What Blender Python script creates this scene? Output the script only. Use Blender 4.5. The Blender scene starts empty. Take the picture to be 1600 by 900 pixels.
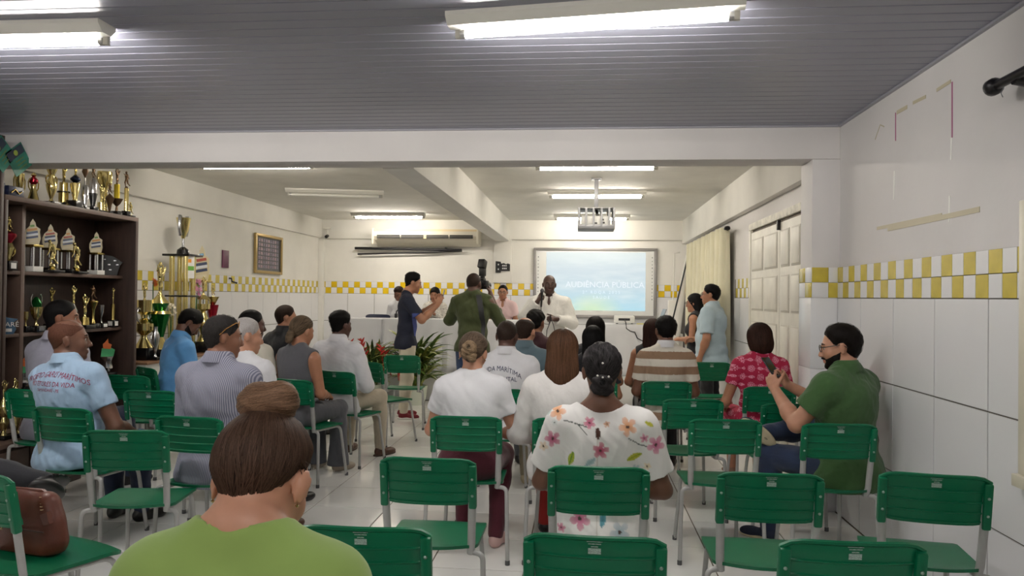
import bpy, bmesh, math, random
import numpy as np
from mathutils import Vector, Matrix
random.seed(7); RNG = np.random.default_rng(7)
SC = bpy.context.scene
COL = SC.collection
R = math.radians
# ------------------------------------------------------------------ camera, world, exposure
F_PX, CAM_H = 1150.0, 1.5
# world axes written in camera terms (right, up, forward): looks along +Y, turned a little left, rolled 0.7 degrees
CAM_AX = np.array([[0.99529381, -0.01154505, -0.09621306],
                   [0.09606767, -0.01254938, 0.99529569],
                   [0.01269815, 0.9998546, 0.01138121]])
cam = bpy.data.cameras.new('camera'); cam.sensor_width = 36.0
cam.lens = F_PX / 1600.0 * 36.0; cam.clip_start = 0.05
cam_ob = bpy.data.objects.new('camera', cam); COL.objects.link(cam_ob)
m = Matrix.Identity(4)
for r_ in range(3):
    m[r_][0] = CAM_AX[r_, 0]; m[r_][1] = CAM_AX[r_, 1]; m[r_][2] = -CAM_AX[r_, 2]
m[2][3] = CAM_H
cam_ob.matrix_world = m
SC.camera = cam_ob
W = bpy.data.worlds.new('world'); SC.world = W; W.use_nodes = True
W.node_tree.nodes['Background'].inputs[0].default_value = (0.75, 0.82, 0.9, 1)
W.node_tree.nodes['Background'].inputs[1].default_value = 0.6
SC.view_settings.view_transform = 'Standard'
try: SC.view_settings.look = 'None'
except Exception: pass
SC.view_settings.gamma = 1.0
SC.view_settings.use_curve_mapping = False
SC.view_settings.exposure = EXPOSURE = 0.78
TUBE_POWER = 88.0          # emission strength of a lit fluorescent tube
try:
    SC.cycles.max_bounces = 8; SC.cycles.diffuse_bounces = 5; SC.cycles.glossy_bounces = 3
    SC.cycles.use_denoising = True; SC.cycles.sample_clamp_indirect = 6.0
except Exception: pass

# ------------------------------------------------------------------ materials
def lin(c):
    if isinstance(c, str):
        c = tuple(int(c[i:i+2], 16) / 255 for i in (0, 2, 4))
    return tuple((v / 12.92 if v <= .04045 else ((v + .055) / 1.055) ** 2.4) for v in c) + (1.0,)
MATS = {}
def mat(name, col='cccccc', rough=.5, metal=0., var=0., vscale=20., bump=0., bscale=200., stretch=None,
        emit=0., coat=0., sheen=0., sss=0., attr=None, trans=0., spec=None, island=0., alpha=1.0):
    """procedural principled material: colour variation and relief from noise"""
    if name in MATS: return MATS[name]
    M = bpy.data.materials.new(name); M.use_nodes = True; MATS[name] = M
    nt = M.node_tree; N = nt.nodes; L = nt.links
    b = N['Principled BSDF']
    c = lin(col)
    b.inputs['Base Color'].default_value = c
    b.inputs['Roughness'].default_value = rough; b.inputs['Metallic'].default_value = metal
    if spec is not None: b.inputs['Specular IOR Level'].default_value = spec
    if coat: b.inputs['Coat Weight'].default_value = coat; b.inputs['Coat Roughness'].default_value = .08
    if sheen: b.inputs['Sheen Weight'].default_value = sheen
    if sss:
        b.inputs['Subsurface Weight'].default_value = sss; b.inputs['Subsurface Radius'].default_value = (.012, .004, .002)
        b.inputs['Subsurface Scale'].default_value = 1.0
    if trans: b.inputs['Transmission Weight'].default_value = trans
    if alpha < 1: b.inputs['Alpha'].default_value = alpha
    if emit:
        b.inputs['Emission Color'].default_value = c; b.inputs['Emission Strength'].default_value = emit
    src = None
    if attr:
        a = N.new('ShaderNodeAttribute'); a.attribute_name = attr; src = a.outputs['Color']
        L.new(src, b.inputs['Base Color'])
    if var or bump or island:
        tc = N.new('ShaderNodeTexCoord'); co = tc.outputs['Object']
        if stretch:
            mp = N.new('ShaderNodeMapping'); mp.inputs['Scale'].default_value = stretch
            L.new(co, mp.inputs['Vector']); co = mp.outputs['Vector']
    if var or island:
        hs = N.new('ShaderNodeHueSaturation')
        if src: L.new(src, hs.inputs['Color'])
        else: hs.inputs['Color'].default_value = c
        mr = N.new('ShaderNodeMapRange'); mr.inputs[3].default_value = 1 - max(var, island); mr.inputs[4].default_value = 1 + max(var, island*1.3)
        if island:
            g = N.new('ShaderNodeNewGeometry'); L.new(g.outputs['Random Per Island'], mr.inputs[0])
        else:
            nz = N.new('ShaderNodeTexNoise'); nz.inputs['Scale'].default_value = vscale; nz.inputs['Detail'].default_value = 4
            L.new(co, nz.inputs['Vector']); L.new(nz.outputs['Fac'], mr.inputs[0])
            mr.inputs[1].default_value = .3; mr.inputs[2].default_value = .7
        L.new(mr.outputs[0], hs.inputs['Value']); L.new(hs.outputs[0], b.inputs['Base Color'])
    if bump:
        nb = N.new('ShaderNodeTexNoise'); nb.inputs['Scale'].default_value = bscale; nb.inputs['Detail'].default_value = 3
        L.new(co, nb.inputs['Vector'])
        bp = N.new('ShaderNodeBump'); bp.inputs['Strength'].default_value = bump; bp.inputs['Distance'].default_value = .004
        L.new(nb.outputs['Fac'], bp.inputs['Height']); L.new(bp.outputs[0], b.inputs['Normal'])
    return M

# ------------------------------------------------------------------ object helpers
def tag(o, label=None, cat=None, group=None, kind=None):
    if label: o['label'] = label
    if cat: o['category'] = cat
    if group: o['group'] = group
    if kind: o['kind'] = kind
    return o
def link(name, me, material=None, parent=None, loc=None, rot=None):
    o = bpy.data.objects.new(name, me); COL.objects.link(o)
    if material is not None and me is not None:
        ms = material if isinstance(material, (list, tuple)) else [material]
        if len(me.materials) == 0:
            for q in ms: me.materials.append(q)
    if parent is not None: o.parent = parent
    if loc is not None: o.location = loc
    if rot is not None: o.rotation_euler = rot
    return o
def empty(name, loc=(0, 0, 0), rz=0.):
    o = bpy.data.objects.new(name, None); COL.objects.link(o); o.location = loc; o.rotation_euler = (0, 0, rz)
    o.empty_display_size = .1
    return o
def copy_tree(o, parent=None):
    c = o.copy(); COL.objects.link(c); c.parent = parent
    for ch in list(o.children): copy_tree(ch, c)
    return c
class MB:
    """collects shapes into one mesh"""
    def __init__(s): s.v = []; s.f = []; s.m = []; s.cur = 0
    def add(s, vs, fs):
        o = len(s.v); s.v += [tuple(p) for p in vs]; s.f += [tuple(i + o for i in f) for f in fs]; s.m += [s.cur] * len(fs); return s
    def box(s, lo, hi, bev=0.):
        (x0, y0, z0), (x1, y1, z1) = lo, hi
        if not bev:
            vs = [(x0,y0,z0),(x1,y0,z0),(x1,y1,z0),(x0,y1,z0),(x0,y0,z1),(x1,y0,z1),(x1,y1,z1),(x0,y1,z1)]
            return s.add(vs, [(0,3,2,1),(4,5,6,7),(0,1,5,4),(1,2,6,5),(2,3,7,6),(3,0,4,7)])
        bm = bmesh.new(); bmesh.ops.create_cube(bm, size=1)
        for v in bm.verts:
            v.co = Vector(((x0+x1)/2 + v.co.x*(x1-x0), (y0+y1)/2 + v.co.y*(y1-y0), (z0+z1)/2 + v.co.z*(z1-z0)))
        bmesh.ops.bevel(bm, geom=bm.edges[:], offset=bev, segments=2, affect='EDGES', profile=.5)
        bm.verts.index_update()
        s.add([v.co[:] for v in bm.verts], [[v.index for v in f.verts] for f in bm.faces]); bm.free(); return s
    def tube(s, pts, r, n=10, caps=True, flat=None):
        """sweep a circle along a polyline; r number or list"""
        P = [Vector(p) for p in pts]; k = len(P)
        rs = r if isinstance(r, (list, tuple)) else [r] * k
        up = None; vs = []; fs = []
        for i in range(k):
            t = (P[min(i+1, k-1)] - P[max(i-1, 0)])
            if t.length < 1e-9: t = Vector((0, 0, 1))
            t.normalize()
            if up is None:
                a = Vector((0, 0, 1)) if abs(t.z) < .9 else Vector((1, 0, 0)); up = (a - t * a.dot(t)).normalized()
            else:
                up = (up - t * up.dot(t)); up = up.normalized() if up.length > 1e-6 else Vector((1, 0, 0))
            sd = t.cross(up)
            for j in range(n):
                a = 2 * math.pi * j / n
                fx = flat if flat else 1.
                vs.append(P[i] + (up * math.cos(a) * fx + sd * math.sin(a)) * rs[i])
        for i in range(k - 1):
            for j in range(n):
                fs.append((i*n+j, i*n+(j+1) % n, (i+1)*n+(j+1) % n, (i+1)*n+j))
        if caps: fs.append(tuple(range(n-1, -1, -1))); fs.append(tuple((k-1)*n + j for j in range(n)))
        return s.add(vs, fs)
    def lathe(s, prof, c=(0, 0, 0), n=20, caps=True, sq=None, flute=0, famp=0.):
        vs = []; fs = []; k = len(prof)
        for (r, z) in prof:
            for j in range(n):
                a = 2 * math.pi * j / n
                rr = r * (1 + famp * math.cos(flute * a)) if flute else r
                vs.append((c[0] + rr * math.cos(a), c[1] + rr * math.sin(a) * (sq or 1), c[2] + z))
        for i in range(k - 1):
            for j in range(n):
                fs.append((i*n+j, i*n+(j+1) % n, (i+1)*n+(j+1) % n, (i+1)*n+j))
        if caps: fs.append(tuple(range(n-1, -1, -1))); fs.append(tuple((k-1)*n + j for j in range(n)))
        return s.add(vs, fs)
    def prism(s, outline, d, axis='y'):
        """extrude a 2-D outline (x,z) by depth d along y"""
        n = len(outline); vs = [(x, 0, z) for x, z in outline] + [(x, d, z) for x, z in outline]
        fs = [tuple(range(n)), tuple(range(2*n-1, n-1, -1))] + [(j, j+n, (j+1) % n + n, (j+1) % n) for j in range(n)]
        if axis == 'x': vs = [(y, x, z) for x, y, z in vs]; fs = [tuple(reversed(f)) for f in fs]
        if axis == 'z': vs = [(x, z, y) for x, y, z in vs]; fs = [tuple(reversed(f)) for f in fs]
        return s.add(vs, fs)
    def xf(s, M, start=0):
        for i in range(start, len(s.v)): s.v[i] = tuple(M @ Vector(s.v[i]))
        return s
    def mesh(s, name, smooth=False, angle=None):
        me = bpy.data.meshes.new(name); me.from_pydata(s.v, [], s.f)
        if any(s.m): me.polygons.foreach_set('material_index', s.m)
        if smooth:
            me.polygons.foreach_set('use_smooth', [True] * len(s.f))
            if angle is not None:
                try: me.set_sharp_from_angle(angle=angle)
                except Exception: pass
        me.update(); return me
    def build(s, name, material, parent=None, smooth=False, loc=None, rot=None, angle=R(40)):
        return link(name, s.mesh(name, smooth, angle), material, parent, loc, rot)
def bx(name, lo, hi, material, parent=None, bev=0., loc=None, rot=None):
    return MB().box(lo, hi, bev).build(name, material, parent, smooth=bool(bev), loc=loc, rot=rot)
def rot_rz(p, a):
    return (p[0]*math.cos(a) - p[1]*math.sin(a), p[0]*math.sin(a) + p[1]*math.cos(a))

# ------------------------------------------------------------------ text as flat mesh
def text_verts(txt, size):
    cu = bpy.data.curves.new('t', 'FONT'); cu.body = txt; cu.size = size; cu.align_x = 'CENTER'; cu.resolution_u = 2
    ob = bpy.data.objects.new('t', cu); COL.objects.link(ob)
    dg = bpy.context.evaluated_depsgraph_get(); ev = ob.evaluated_get(dg); me = ev.to_mesh()
    bm = bmesh.new(); bm.from_mesh(me); bmesh.ops.triangulate(bm, faces=bm.faces[:])
    vs = np.array([v.co[:] for v in bm.verts]); fs = [tuple(v.index for v in f.verts) for f in bm.faces]
    bm.free(); ev.to_mesh_clear(); bpy.data.objects.remove(ob); bpy.data.curves.remove(cu)
    return vs[:, :2], fs
# ================================================================== SETTING
# room measures (metres): camera at the origin, looking along +Y
XR, XL, YB, YF = 1.81, -4.88, 13.3, -3.2        # right / left / back wall, wall behind the camera
Z_NEAR, Z_FAR = 2.75, 2.88                       # ceiling heights in front of and behind the cross beam
YBEAM0, YBEAM1, ZBEAM = 5.44, 5.72, 2.51
T_BIG, BAND0, T_SM = .506, 1.518, .109           # wall tile, height of the band, band tile
plaster = mat('plaster_warm_white', 'e2e0da', .75, var=.05, vscale=2.2, bump=.25, bscale=30)
plaster_near = mat('plaster_grey_white', 'd5d2d1', .7, var=.04, vscale=2.0, bump=.2, bscale=25)
paint_ceil = mat('ceiling_plaster_white', 'dad8d1', .8, var=.05, vscale=3, bump=.4, bscale=14)
pvc = mat('grey_plastic_ceiling', '8c8d9b', .32, var=.04, vscale=3, stretch=(.4, 6, 1))
tile_w = mat('white_wall_tile', 'e0e0e2', .28, var=.025, vscale=1.5)
tile_y = mat('mustard_tile', 'c9b648', .22, var=.14, vscale=9)
tile_y2 = mat('bright_yellow_tile', 'd9b716', .22, var=.08, vscale=9)
tile_f = mat('white_floor_tile', 'eae9e6', .14, var=.05, vscale=2.5, coat=.2)
grout = mat('grey_grout', '716d68', .9)
grout_f = mat('brown_grout', '655a4e', .9)

def struct(o): o['kind'] = 'structure'; return o
floor = struct(bx('floor', (XL-.1, YF, -.12), (XR+.1, YB+.1, -.004), grout_f))
TF = .5255
me_tile = MB().box((-TF/2+.0036, -TF/2+.0036, -.012), (TF/2-.0036, TF/2-.0036, 0), .0012).mesh('floor_tile')
x0 = -.83 + TF/2; y0 = 4.021 + TF/2
for i in range(-8, 6):
    for j in range(-6, 12):
        cx, cy = x0 + i*TF, y0 + j*TF
        if cx < XL-.2 or cx > XR+.2 or cy > 10.5: continue
        link('floor_tile', me_tile, tile_f, floor, (cx, cy, 0))
# raised stage along the back wall
stage = struct(bx('stage_platform', (XL, 10.4, 0), (XR, YB, .35), mat('stage_white', 'cfcfcd', .4, var=.04, vscale=3)))

wall_right = struct(bx('wall_right', (XR+.006, YF, 0), (XR+.2, YB+.1, 3.0), plaster_near))
wall_left = struct(bx('wall_left', (XL-.2, YF, 0), (XL-.006, YB+.1, 3.0), plaster))
wall_back = struct(bx('wall_back', (XL-.2, YB+.006, 0), (XR+.2, YB+.2, 3.0), plaster))
wall_front = struct(bx('wall_front', (XL-.2, YF-.2, 0), (XR+.2, YF, 3.0), plaster_near))

# ---- tiled dado: big white tiles and the two-row checker band, each tile its own piece
def tile_mesh(name, w, h, d=.008, axis='x'):
    g = .0042 if w > .2 else .0018
    mb = MB()
    if axis == 'x': mb.box((-d, -w/2+g, g), (0.004, w/2-g, h-g), .0008)       # on a wall facing -X: proud along -x
    else: mb.box((-w/2+g, -d, g), (w/2-g, 0.004, h-g), .0008)
    return mb.mesh(name)
big_x, big_y = tile_mesh('wall_tile', T_BIG, T_BIG), tile_mesh('wall_tile', T_BIG, T_BIG, axis='y')
sm_x, sm_y = tile_mesh('band_tile', T_SM, T_SM), tile_mesh('band_tile', T_SM, T_SM, axis='y')
def grout_strip(parent, lo, hi): bx('tile_bed', lo, hi, grout, parent)
def dado_x(parent, X, ya, yb, side, yel, band_from, first=0, big_rows=3, edge0=None):
    """tiles along a wall running in Y; side=+1 wall on the right (faces -X), -1 wall on the left"""
    rz = 0 if side > 0 else math.pi
    lo = min(X, X + side*.012); hi = max(X, X + side*.012)
    grout_strip(parent, (lo if side > 0 else lo, ya, 0), (hi, yb, BAND0 + 2*T_SM))
    e = (edge0 if edge0 is not None else ya)
    k0 = math.floor((ya - e)/T_BIG)
    k = k0
    while e + k*T_BIG < yb - .02:
        a, b = max(ya, e + k*T_BIG), min(yb, e + (k+1)*T_BIG); k += 1
        for r in range(big_rows):
            z = BAND0 - (r+1)*T_BIG
            if b - a > T_BIG - .01: link('wall_tile', big_x, tile_w, parent, (X, (a+b)/2, z), (0, 0, rz))
            elif b - a > .03: link('wall_tile', tile_mesh('wall_tile', b-a, T_BIG), tile_w, parent, (X, (a+b)/2, z), (0, 0, rz))
    n = int((yb - band_from) / T_SM + .01)
    for i in range(n):
        y = band_from + (i+.5)*T_SM
        for r in range(2):
            yellow = (i + r + first) % 2 == 0
            me = sm_x.copy() if False else (band_yel if yellow else band_wht)[('x', yel)]
            link('band_tile', me, None, parent, (X, y, BAND0 + r*T_SM), (0, 0, rz))
band_yel, band_wht = {}, {}
for ax, src in (('x', sm_x), ('y', sm_y)):
    for q, my in enumerate((tile_y, tile_y2)):
        a = src.copy(); a.materials.append(my); band_yel[(ax, q)] = a
        b = src.copy(); b.materials.append(tile_w); band_wht[(ax, q)] = b
# right wall near part (front of the cross beam), tile joints as seen at Y = 3.48, 3.99, 4.49
dado_x(wall_right, XR, 2.0, YBEAM0, 1, 0, YBEAM0 - 31*T_SM, first=1, edge0=4.489)
dado_x(wall_right, XR+.004, YBEAM1, 6.16, 1, 0, YBEAM1, first=1)
dado_x(wall_right, XR+.004, 8.2, 9.05, 1, 0, 8.2, first=0)
dado_x(wall_right, XR+.004, 11.95, YB, 1, 1, 11.95, first=0)
dado_x(wall_left, XL, 7.3, YB, -1, 0, 7.3, first=0)
# back wall
grout_strip(wall_back, (XL, YB, 0), (XR, YB+.012, BAND0 + 2*T_SM))
for i in range(14):
    a = XL + .03 + i*T_BIG
    if a + T_BIG > XR + .01: break
    for r in range(2): link('wall_tile', big_y, tile_w, wall_back, (a + T_BIG/2, YB, BAND0 - (r+1)*T_BIG))
for i in range(int((XR - XL)/T_SM)):
    for r in range(2):
        link('band_tile', (band_yel if (i+r) % 2 else band_wht)[('y', 1)], None, wall_back, (XL + (i+.5)*T_SM, YB, BAND0 + r*T_SM))

# ---- cross beam, pillar, side and centre beams
beam = struct(bx('trim_1', (XL, YBEAM0, ZBEAM), (XR+.006, YBEAM1, 2.95), plaster_near, bev=.006))
pillar = struct(bx('trim_2', (1.625, YBEAM0, 0), (XR+.02, YBEAM1, ZBEAM), plaster_near, bev=.005))
PX = 1.625
for r in range(3):
    bx('wall_tile', (PX-.001, YBEAM0-.007, BAND0-(r+1)*T_BIG+.002), (XR-.01, YBEAM0+.002, BAND0-r*T_BIG-.002), tile_w, pillar, bev=.001)
    bx('wall_tile', (PX-.007, YBEAM0-.006, BAND0-(r+1)*T_BIG+.002), (PX+.002, YBEAM1, BAND0-r*T_BIG-.002), tile_w, pillar, bev=.001)
for r in range(2):
    z = BAND0 + r*T_SM
    for (a, b, yl) in ((PX-.001, PX+.113, r == 1), (PX+.115, XR-.008, r == 0)):
        bx('band_tile', (a, YBEAM0-.007, z+.002), (b, YBEAM0+.002, z+T_SM-.002), tile_y if yl else tile_w, pillar, bev=.001)
    for (a, b, yl) in ((YBEAM0-.006, YBEAM0+.135, r == 0), (YBEAM0+.138, YBEAM1, r == 1)):
        bx('band_tile', (PX-.007, a, z+.002), (PX+.002, b, z+T_SM-.002), tile_y if yl else tile_w, pillar, bev=.001)
struct(bx('trim_3', (-1.60, YBEAM1, 2.50), (-1.345, YB+.006, 2.95), plaster, bev=.006))
struct(bx('trim_4', (XR-.07, YBEAM1, 2.47), (XR+.006, YB, 2.95), plaster, bev=.004))
struct(bx('trim_5', (XL-.006, YBEAM1, 2.54), (XL+.05, YB, 2.95), plaster, bev=.004))
struct(bx('trim_6', (XL, YB-.05, 2.53), (XR, YB+.006, 2.95), plaster, bev=.004))
# pilasters on the back wall: in the left corner and under the centre beam
struct(bx('trim_7', (XL-.006, YB-.1, 0), (XL+.09, YB+.006, 2.54), plaster, bev=.004))
struct(bx('trim_8', (-1.62, YB-.06, BAND0+2*T_SM+.005), (-1.30, YB+.006, 2.53), plaster, bev=.004))

# ---- ceilings
ceil = struct(bx('ceiling', (XL-.1, YBEAM1-.1, Z_FAR), (XR+.1, YB+.1, Z_FAR+.12), paint_ceil))
near = struct(bx('ceiling_slatted', (XL-.1, YF, Z_NEAR+.016), (XR+.1, YBEAM0+.1, Z_NEAR+.1), mat('dark_gap', '4a4a50', .9)))
SW = .1
slat = MB().prism([(-SW/2+.0015, 0.012), (-SW/2+.0015, .004), (-SW/2+.006, 0), (SW/2-.006, 0), (SW/2-.0015, .004), (SW/2-.0015, .012)], XR-XL, axis='x').mesh('ceiling_slat')
for i in range(36):
    link('ceiling_slat', slat, pvc, near, (XL, YBEAM0 - (i+.5)*SW, Z_NEAR))
struct(bx('trim_9', (XL, YBEAM0-.02, Z_NEAR-.012), (XR, YBEAM0+.002, Z_NEAR+.003), mat('trim_grey', '9a9aa2', .4)))
struct(bx('trim_10', (XR-.014, YF, Z_NEAR-.012), (XR+.007, YBEAM0, Z_NEAR+.003), mat('trim_grey', '9a9aa2', .4)))
bx('plain_ceiling_panel', (XL, YF, Z_NEAR), (XR, YBEAM0-36*SW, Z_NEAR+.015), pvc, near)

# ---- scuffs and tape left on the right wall (thin strips stuck to it)
tape_o, tape_w, tape_m = mat('old_tape_ochre', 'bdb49a', .6), mat('peeled_white', 'efefea', .6), mat('magenta_residue', 'a5587f', .6)
def strip_r(name, y0, y1, z0, z1, w, m_):
    mb = MB(); d = Vector((0, y1-y0, z1-z0)); n = Vector((0, -d.z, d.y)).normalized()*w/2
    a, b = Vector((0, y0, z0)), Vector((0, y1, z1)); vs = [a-n, b-n, b+n, a+n]
    mb.add([(XR+.0045-w*.06, v.y, v.z) for v in vs] + [(XR+.0075, v.y, v.z) for v in vs], [(0, 1, 2, 3), (7, 6, 5, 4), (0, 4, 5, 1), (1, 5, 6, 2), (2, 6, 7, 3), (3, 7, 4, 0)])
    return mb.build(name, m_, wall_right)
def rw(px, py):     # a point of the right wall seen at a pixel of the 1600x900 frame
    d = CAM_AX @ np.array([(px-800)/F_PX, -(py-450)/F_PX, 1.0]); t = XR/d[0]; p = np.array([0, 0, CAM_H]) + t*d
    return p[1], p[2]
for nm, a, b, w, m_ in (('tape_mark', (1400, 176), (1416, 167), .022, tape_o), ('tape_mark', (1425, 161), (1445, 151), .018, tape_o), ('tape_mark', (1462, 141), (1484, 127), .018, tape_o),
                        ('residue_line', (1398, 176), (1398, 220), .009, tape_m), ('residue_line', (1486, 128), (1486, 215), .010, tape_m),
                        ('peeled_line', (1396, 267), (1395, 312), .011, tape_w), ('peeled_line', (1485, 215), (1484, 250), .010, tape_w), ('peeled_line', (1482, 306), (1481, 347), .010, tape_w),
                        ('tape_strip', (1369, 357), (1470, 336), .02, tape_o), ('tape_strip', (1386, 358), (1529, 327), .026, tape_o),
                        ('residue_line', (1366, 218), (1374, 195), .006, tape_o), ('residue_line', (1374, 195), (1380, 198), .006, tape_o)):
    ya, za = rw(*a); yb, zb = rw(*b); strip_r(nm, ya, yb, za, zb, w, m_)

# ---- window edge at the right border, with the curtain rod above it
wood_w = mat('cream_painted_wood', 'd3cdba', .45, var=.06, vscale=6, bump=.1, bscale=60)
win = struct(empty('window_1', (XR, 2.35, .80)))
bx('window_frame', (-.03, .80, 0), (.006, .86, 1.12), wood_w, win, bev=.004)
bx('window_frame', (-.03, -.86, 0), (.006, -.80, 1.12), wood_w, win, bev=.004)
bx('window_frame', (-.03, -.80, 1.06), (.006, .80, 1.12), wood_w, win, bev=.004)
bx('window_sill', (-.05, -.88, -.05), (.006, .87, 0), wood_w, win, bev=.004)
for k in range(2):
    sh = bx('window_shutter', (-.02, -.80+k*.8, 0), (.004, k*.8-.005, 1.06), wood_w, win, bev=.003)
    for q in range(2): bx('panel', (-.028, -.74+k*.8, .07+q*.5), (-.018, k*.8-.065, .5+q*.5), wood_w, sh, bev=.006)

# ---- double panelled door in the far right wall (Y 6.4 .. 8.15), standing on the stage-free floor
door_m = mat('door_chalky_white', 'd8d5ca', .5, var=.1, vscale=5, bump=.15, bscale=40)
door_d = mat('door_gap_shade', '5f5346', .7)
door = struct(empty('door_1', (XR+.004, 7.17, 0)))
bx('door_frame', (-.03, .95, 0), (.01, 1.01, 2.24), door_m, door, bev=.004)
bx('door_frame', (-.03, -1.01, 0), (.01, -.95, 2.24), door_m, door, bev=.004)
bx('door_frame', (-.035, -1.01, 2.24), (.01, 1.01, 2.31), mat('door_head_worn', 'd2cec2', .6, var=.2, vscale=14), door, bev=.004)
bx('door_shadow_gap', (-.004, -.95, 0), (.008, .95, 2.24), door_d, door)  # dark sheet behind the leaves, painting the shade of their gaps
for k, (a, b) in enumerate(((-.21, .94), (-.94, -.222))):
    lf = bx('door_leaf', (-.022, a, .01), (-.002, b, 2.21), door_m, door, bev=.003)
    w = (b-a)
    for z0_, z1_ in ((.12, .66), (.75, 1.27), (1.39, 1.72), (1.80, 2.13)):
        for q in range(2):
            ya = a + .075 + q*(w-.06)/2; yb = ya + (w-.21)/2
            bx('panel_moulding', (-.027, ya-.004, z0_-.004), (-.02, yb+.004, z1_+.004), mat('door_groove', 'c3bfb4', .6), lf, bev=.002)
            bx('panel', (-.033, ya+.012, z0_+.012), (-.02, yb-.012, z1_-.012), door_m, lf, bev=.006)
bx('door_latch', (-.05, -.235, 2.14), (-.02, -.20, 2.23), mat('dark_iron', '2c2a29', .5, .6), door, bev=.003)
# ================================================================== LAMPS AND FIXED THINGS
white_metal = mat('white_enamel', 'dcdad2', .4)
tube_on = mat('tube_lit', 'fffaf3', .3, emit=TUBE_POWER)
tube_off = mat('tube_unlit', 'e9e8e2', .25)
holder = mat('lamp_holder', 'b9b6ac', .5)
tube_far = mat('tube_lit_dimmed', 'fff6e8', .3, emit=TUBE_POWER*.78)  # weaker emission for the far room, set to keep its walls from overexposing
def lamp(label, cx, y, ztop, lit=True, w=1.27, two=False, rz=0.):
    t = empty('fluorescent_lamp', (cx, y, ztop), rz); tag(t, label, 'lamp', 'fluorescent batten lamps on the ceilings')
    # trapezoid housing hanging from the ceiling
    prof = [(-.065, 0), (.065, 0), (.065, -.018), (.03, -.052), (-.03, -.052), (-.065, -.018)]
    MB().prism(prof, w, axis='x').xf(Matrix.Translation((-w/2, 0, 0))).build('housing', white_metal, t)
    for s_ in (-1, 1):
        for ty in ((-.042, .042) if two else (.042,)):
            bx('lamp_holder', (s_*(w/2-.03)-.012, ty-.012, -.088), (s_*(w/2-.03)+.012, ty+.012, -.03), holder, t, bev=.003)
    for ty in ((-.042, .042) if two else (.042,)):
        tb = MB().tube([(-w/2+.045, ty, -.07), (w/2-.045, ty, -.07)], .0185, 12).build('tube', (tube_on if ztop < 2.8 else tube_far) if lit else tube_off, t, smooth=True)
        for s_ in (-1, 1):
            MB().tube([(s_*(w/2-.042), ty, -.07), (s_*(w/2-.065), ty, -.07)], .0192, 12).build('end_cap', mat('aluminium_cap', 'b8b8b8', .35, .8), tb, smooth=True)
    return t
lamp('lit fluorescent lamp on the grey slatted ceiling, cut by the left edge of the photo', -2.86, 3.22, Z_NEAR)
lamp('lit fluorescent lamp in the middle of the grey slatted ceiling, nearest to the camera', .02, 3.16, Z_NEAR, rz=R(-7))
lamp('lit lamp added unseen behind the camera, on the left half of the slatted ceiling', -2.86, -.45, Z_NEAR)  # unseen pair added behind the view to brighten the foreground
lamp('lit lamp added unseen behind the camera, on the right half of the slatted ceiling', .02, -.45, Z_NEAR)
lamp('lit lamp on the white ceiling just behind the cross beam, left of the centre beam', -3.39, 7.30, Z_FAR)
lamp('unlit lamp with a dead tube on the white ceiling left of the centre beam', -3.28, 9.45, Z_FAR, lit=False, rz=R(12))
lamp('lit lamp above the air conditioner, farthest one left of the centre beam', -3.29, 12.15, Z_FAR)
lamp('lit lamp just behind the cross beam, above the caged ceiling projector', .12, 7.46, Z_FAR)
lamp('lit lamp behind the projector pole, second of three right of the centre beam', .16, 9.58, Z_FAR)
lamp('lit lamp behind the projector cage, farthest one right of the centre beam', .13, 12.35, Z_FAR)

# ---- caged projector on a pole
cage_m = mat('grey_steel', '77787b', .45, .4)
pj = empty('ceiling_projector', (.14, 8.6, Z_FAR)); tag(pj, 'projector in a grey steel cage hanging from the white ceiling by a pole', 'projector')
bx('ceiling_plate', (-.06, -.06, -.012), (.06, .06, 0), cage_m, pj, bev=.003)
bx('pole', (-.024, -.024, -.36), (.024, .024, -.01), cage_m, pj, bev=.004)
cz0, cz1 = -.60, -.355
cg = bx('cage_tray', (-.21, -.2, cz0), (.21, .2, cz0+.05), cage_m, pj, bev=.004)
bx('cage_lid', (-.21, -.2, cz1-.012), (.21, .2, cz1), cage_m, pj, bev=.003)
for x in (-.195, -.115, -.03, .06, .145, .2):
    bx('cage_bar', (x-.011, -.203, cz0+.03), (x+.011, -.192, cz1-.005), cage_m, pj)
    bx('cage_bar', (x-.011, .192, cz0+.03), (x+.011, .203, cz1-.005), cage_m, pj)
for s_ in (-1, 1):
    for y in (-.1, .02, .14): bx('cage_bar', (s_*.204-.004, y-.011, cz0+.03), (s_*.204+.004, y+.011, cz1-.005), cage_m, pj)
pb = bx('projector_body', (-.17, -.14, cz0+.052), (.16, .13, cz0+.155), mat('projector_grey_white', 'c6c6c2', .45), pj, bev=.012)
for k, (x, z) in enumerate(((.075, .11), (.085, .075), (-.02, .07), (.0, .07))):
    bx('socket', (x-.012, -.145, cz0+z-.008), (x+.012, -.139, cz0+z+.008), mat('black_plastic', '141416', .4), pb)
MB().tube([(0, -.03, cz1-.01), (.01, -.05, cz1-.05), (.015, -.05, cz0+.15)], .018, 10).build('cable', mat('black_plastic', '141416', .4), pj, smooth=True)

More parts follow.
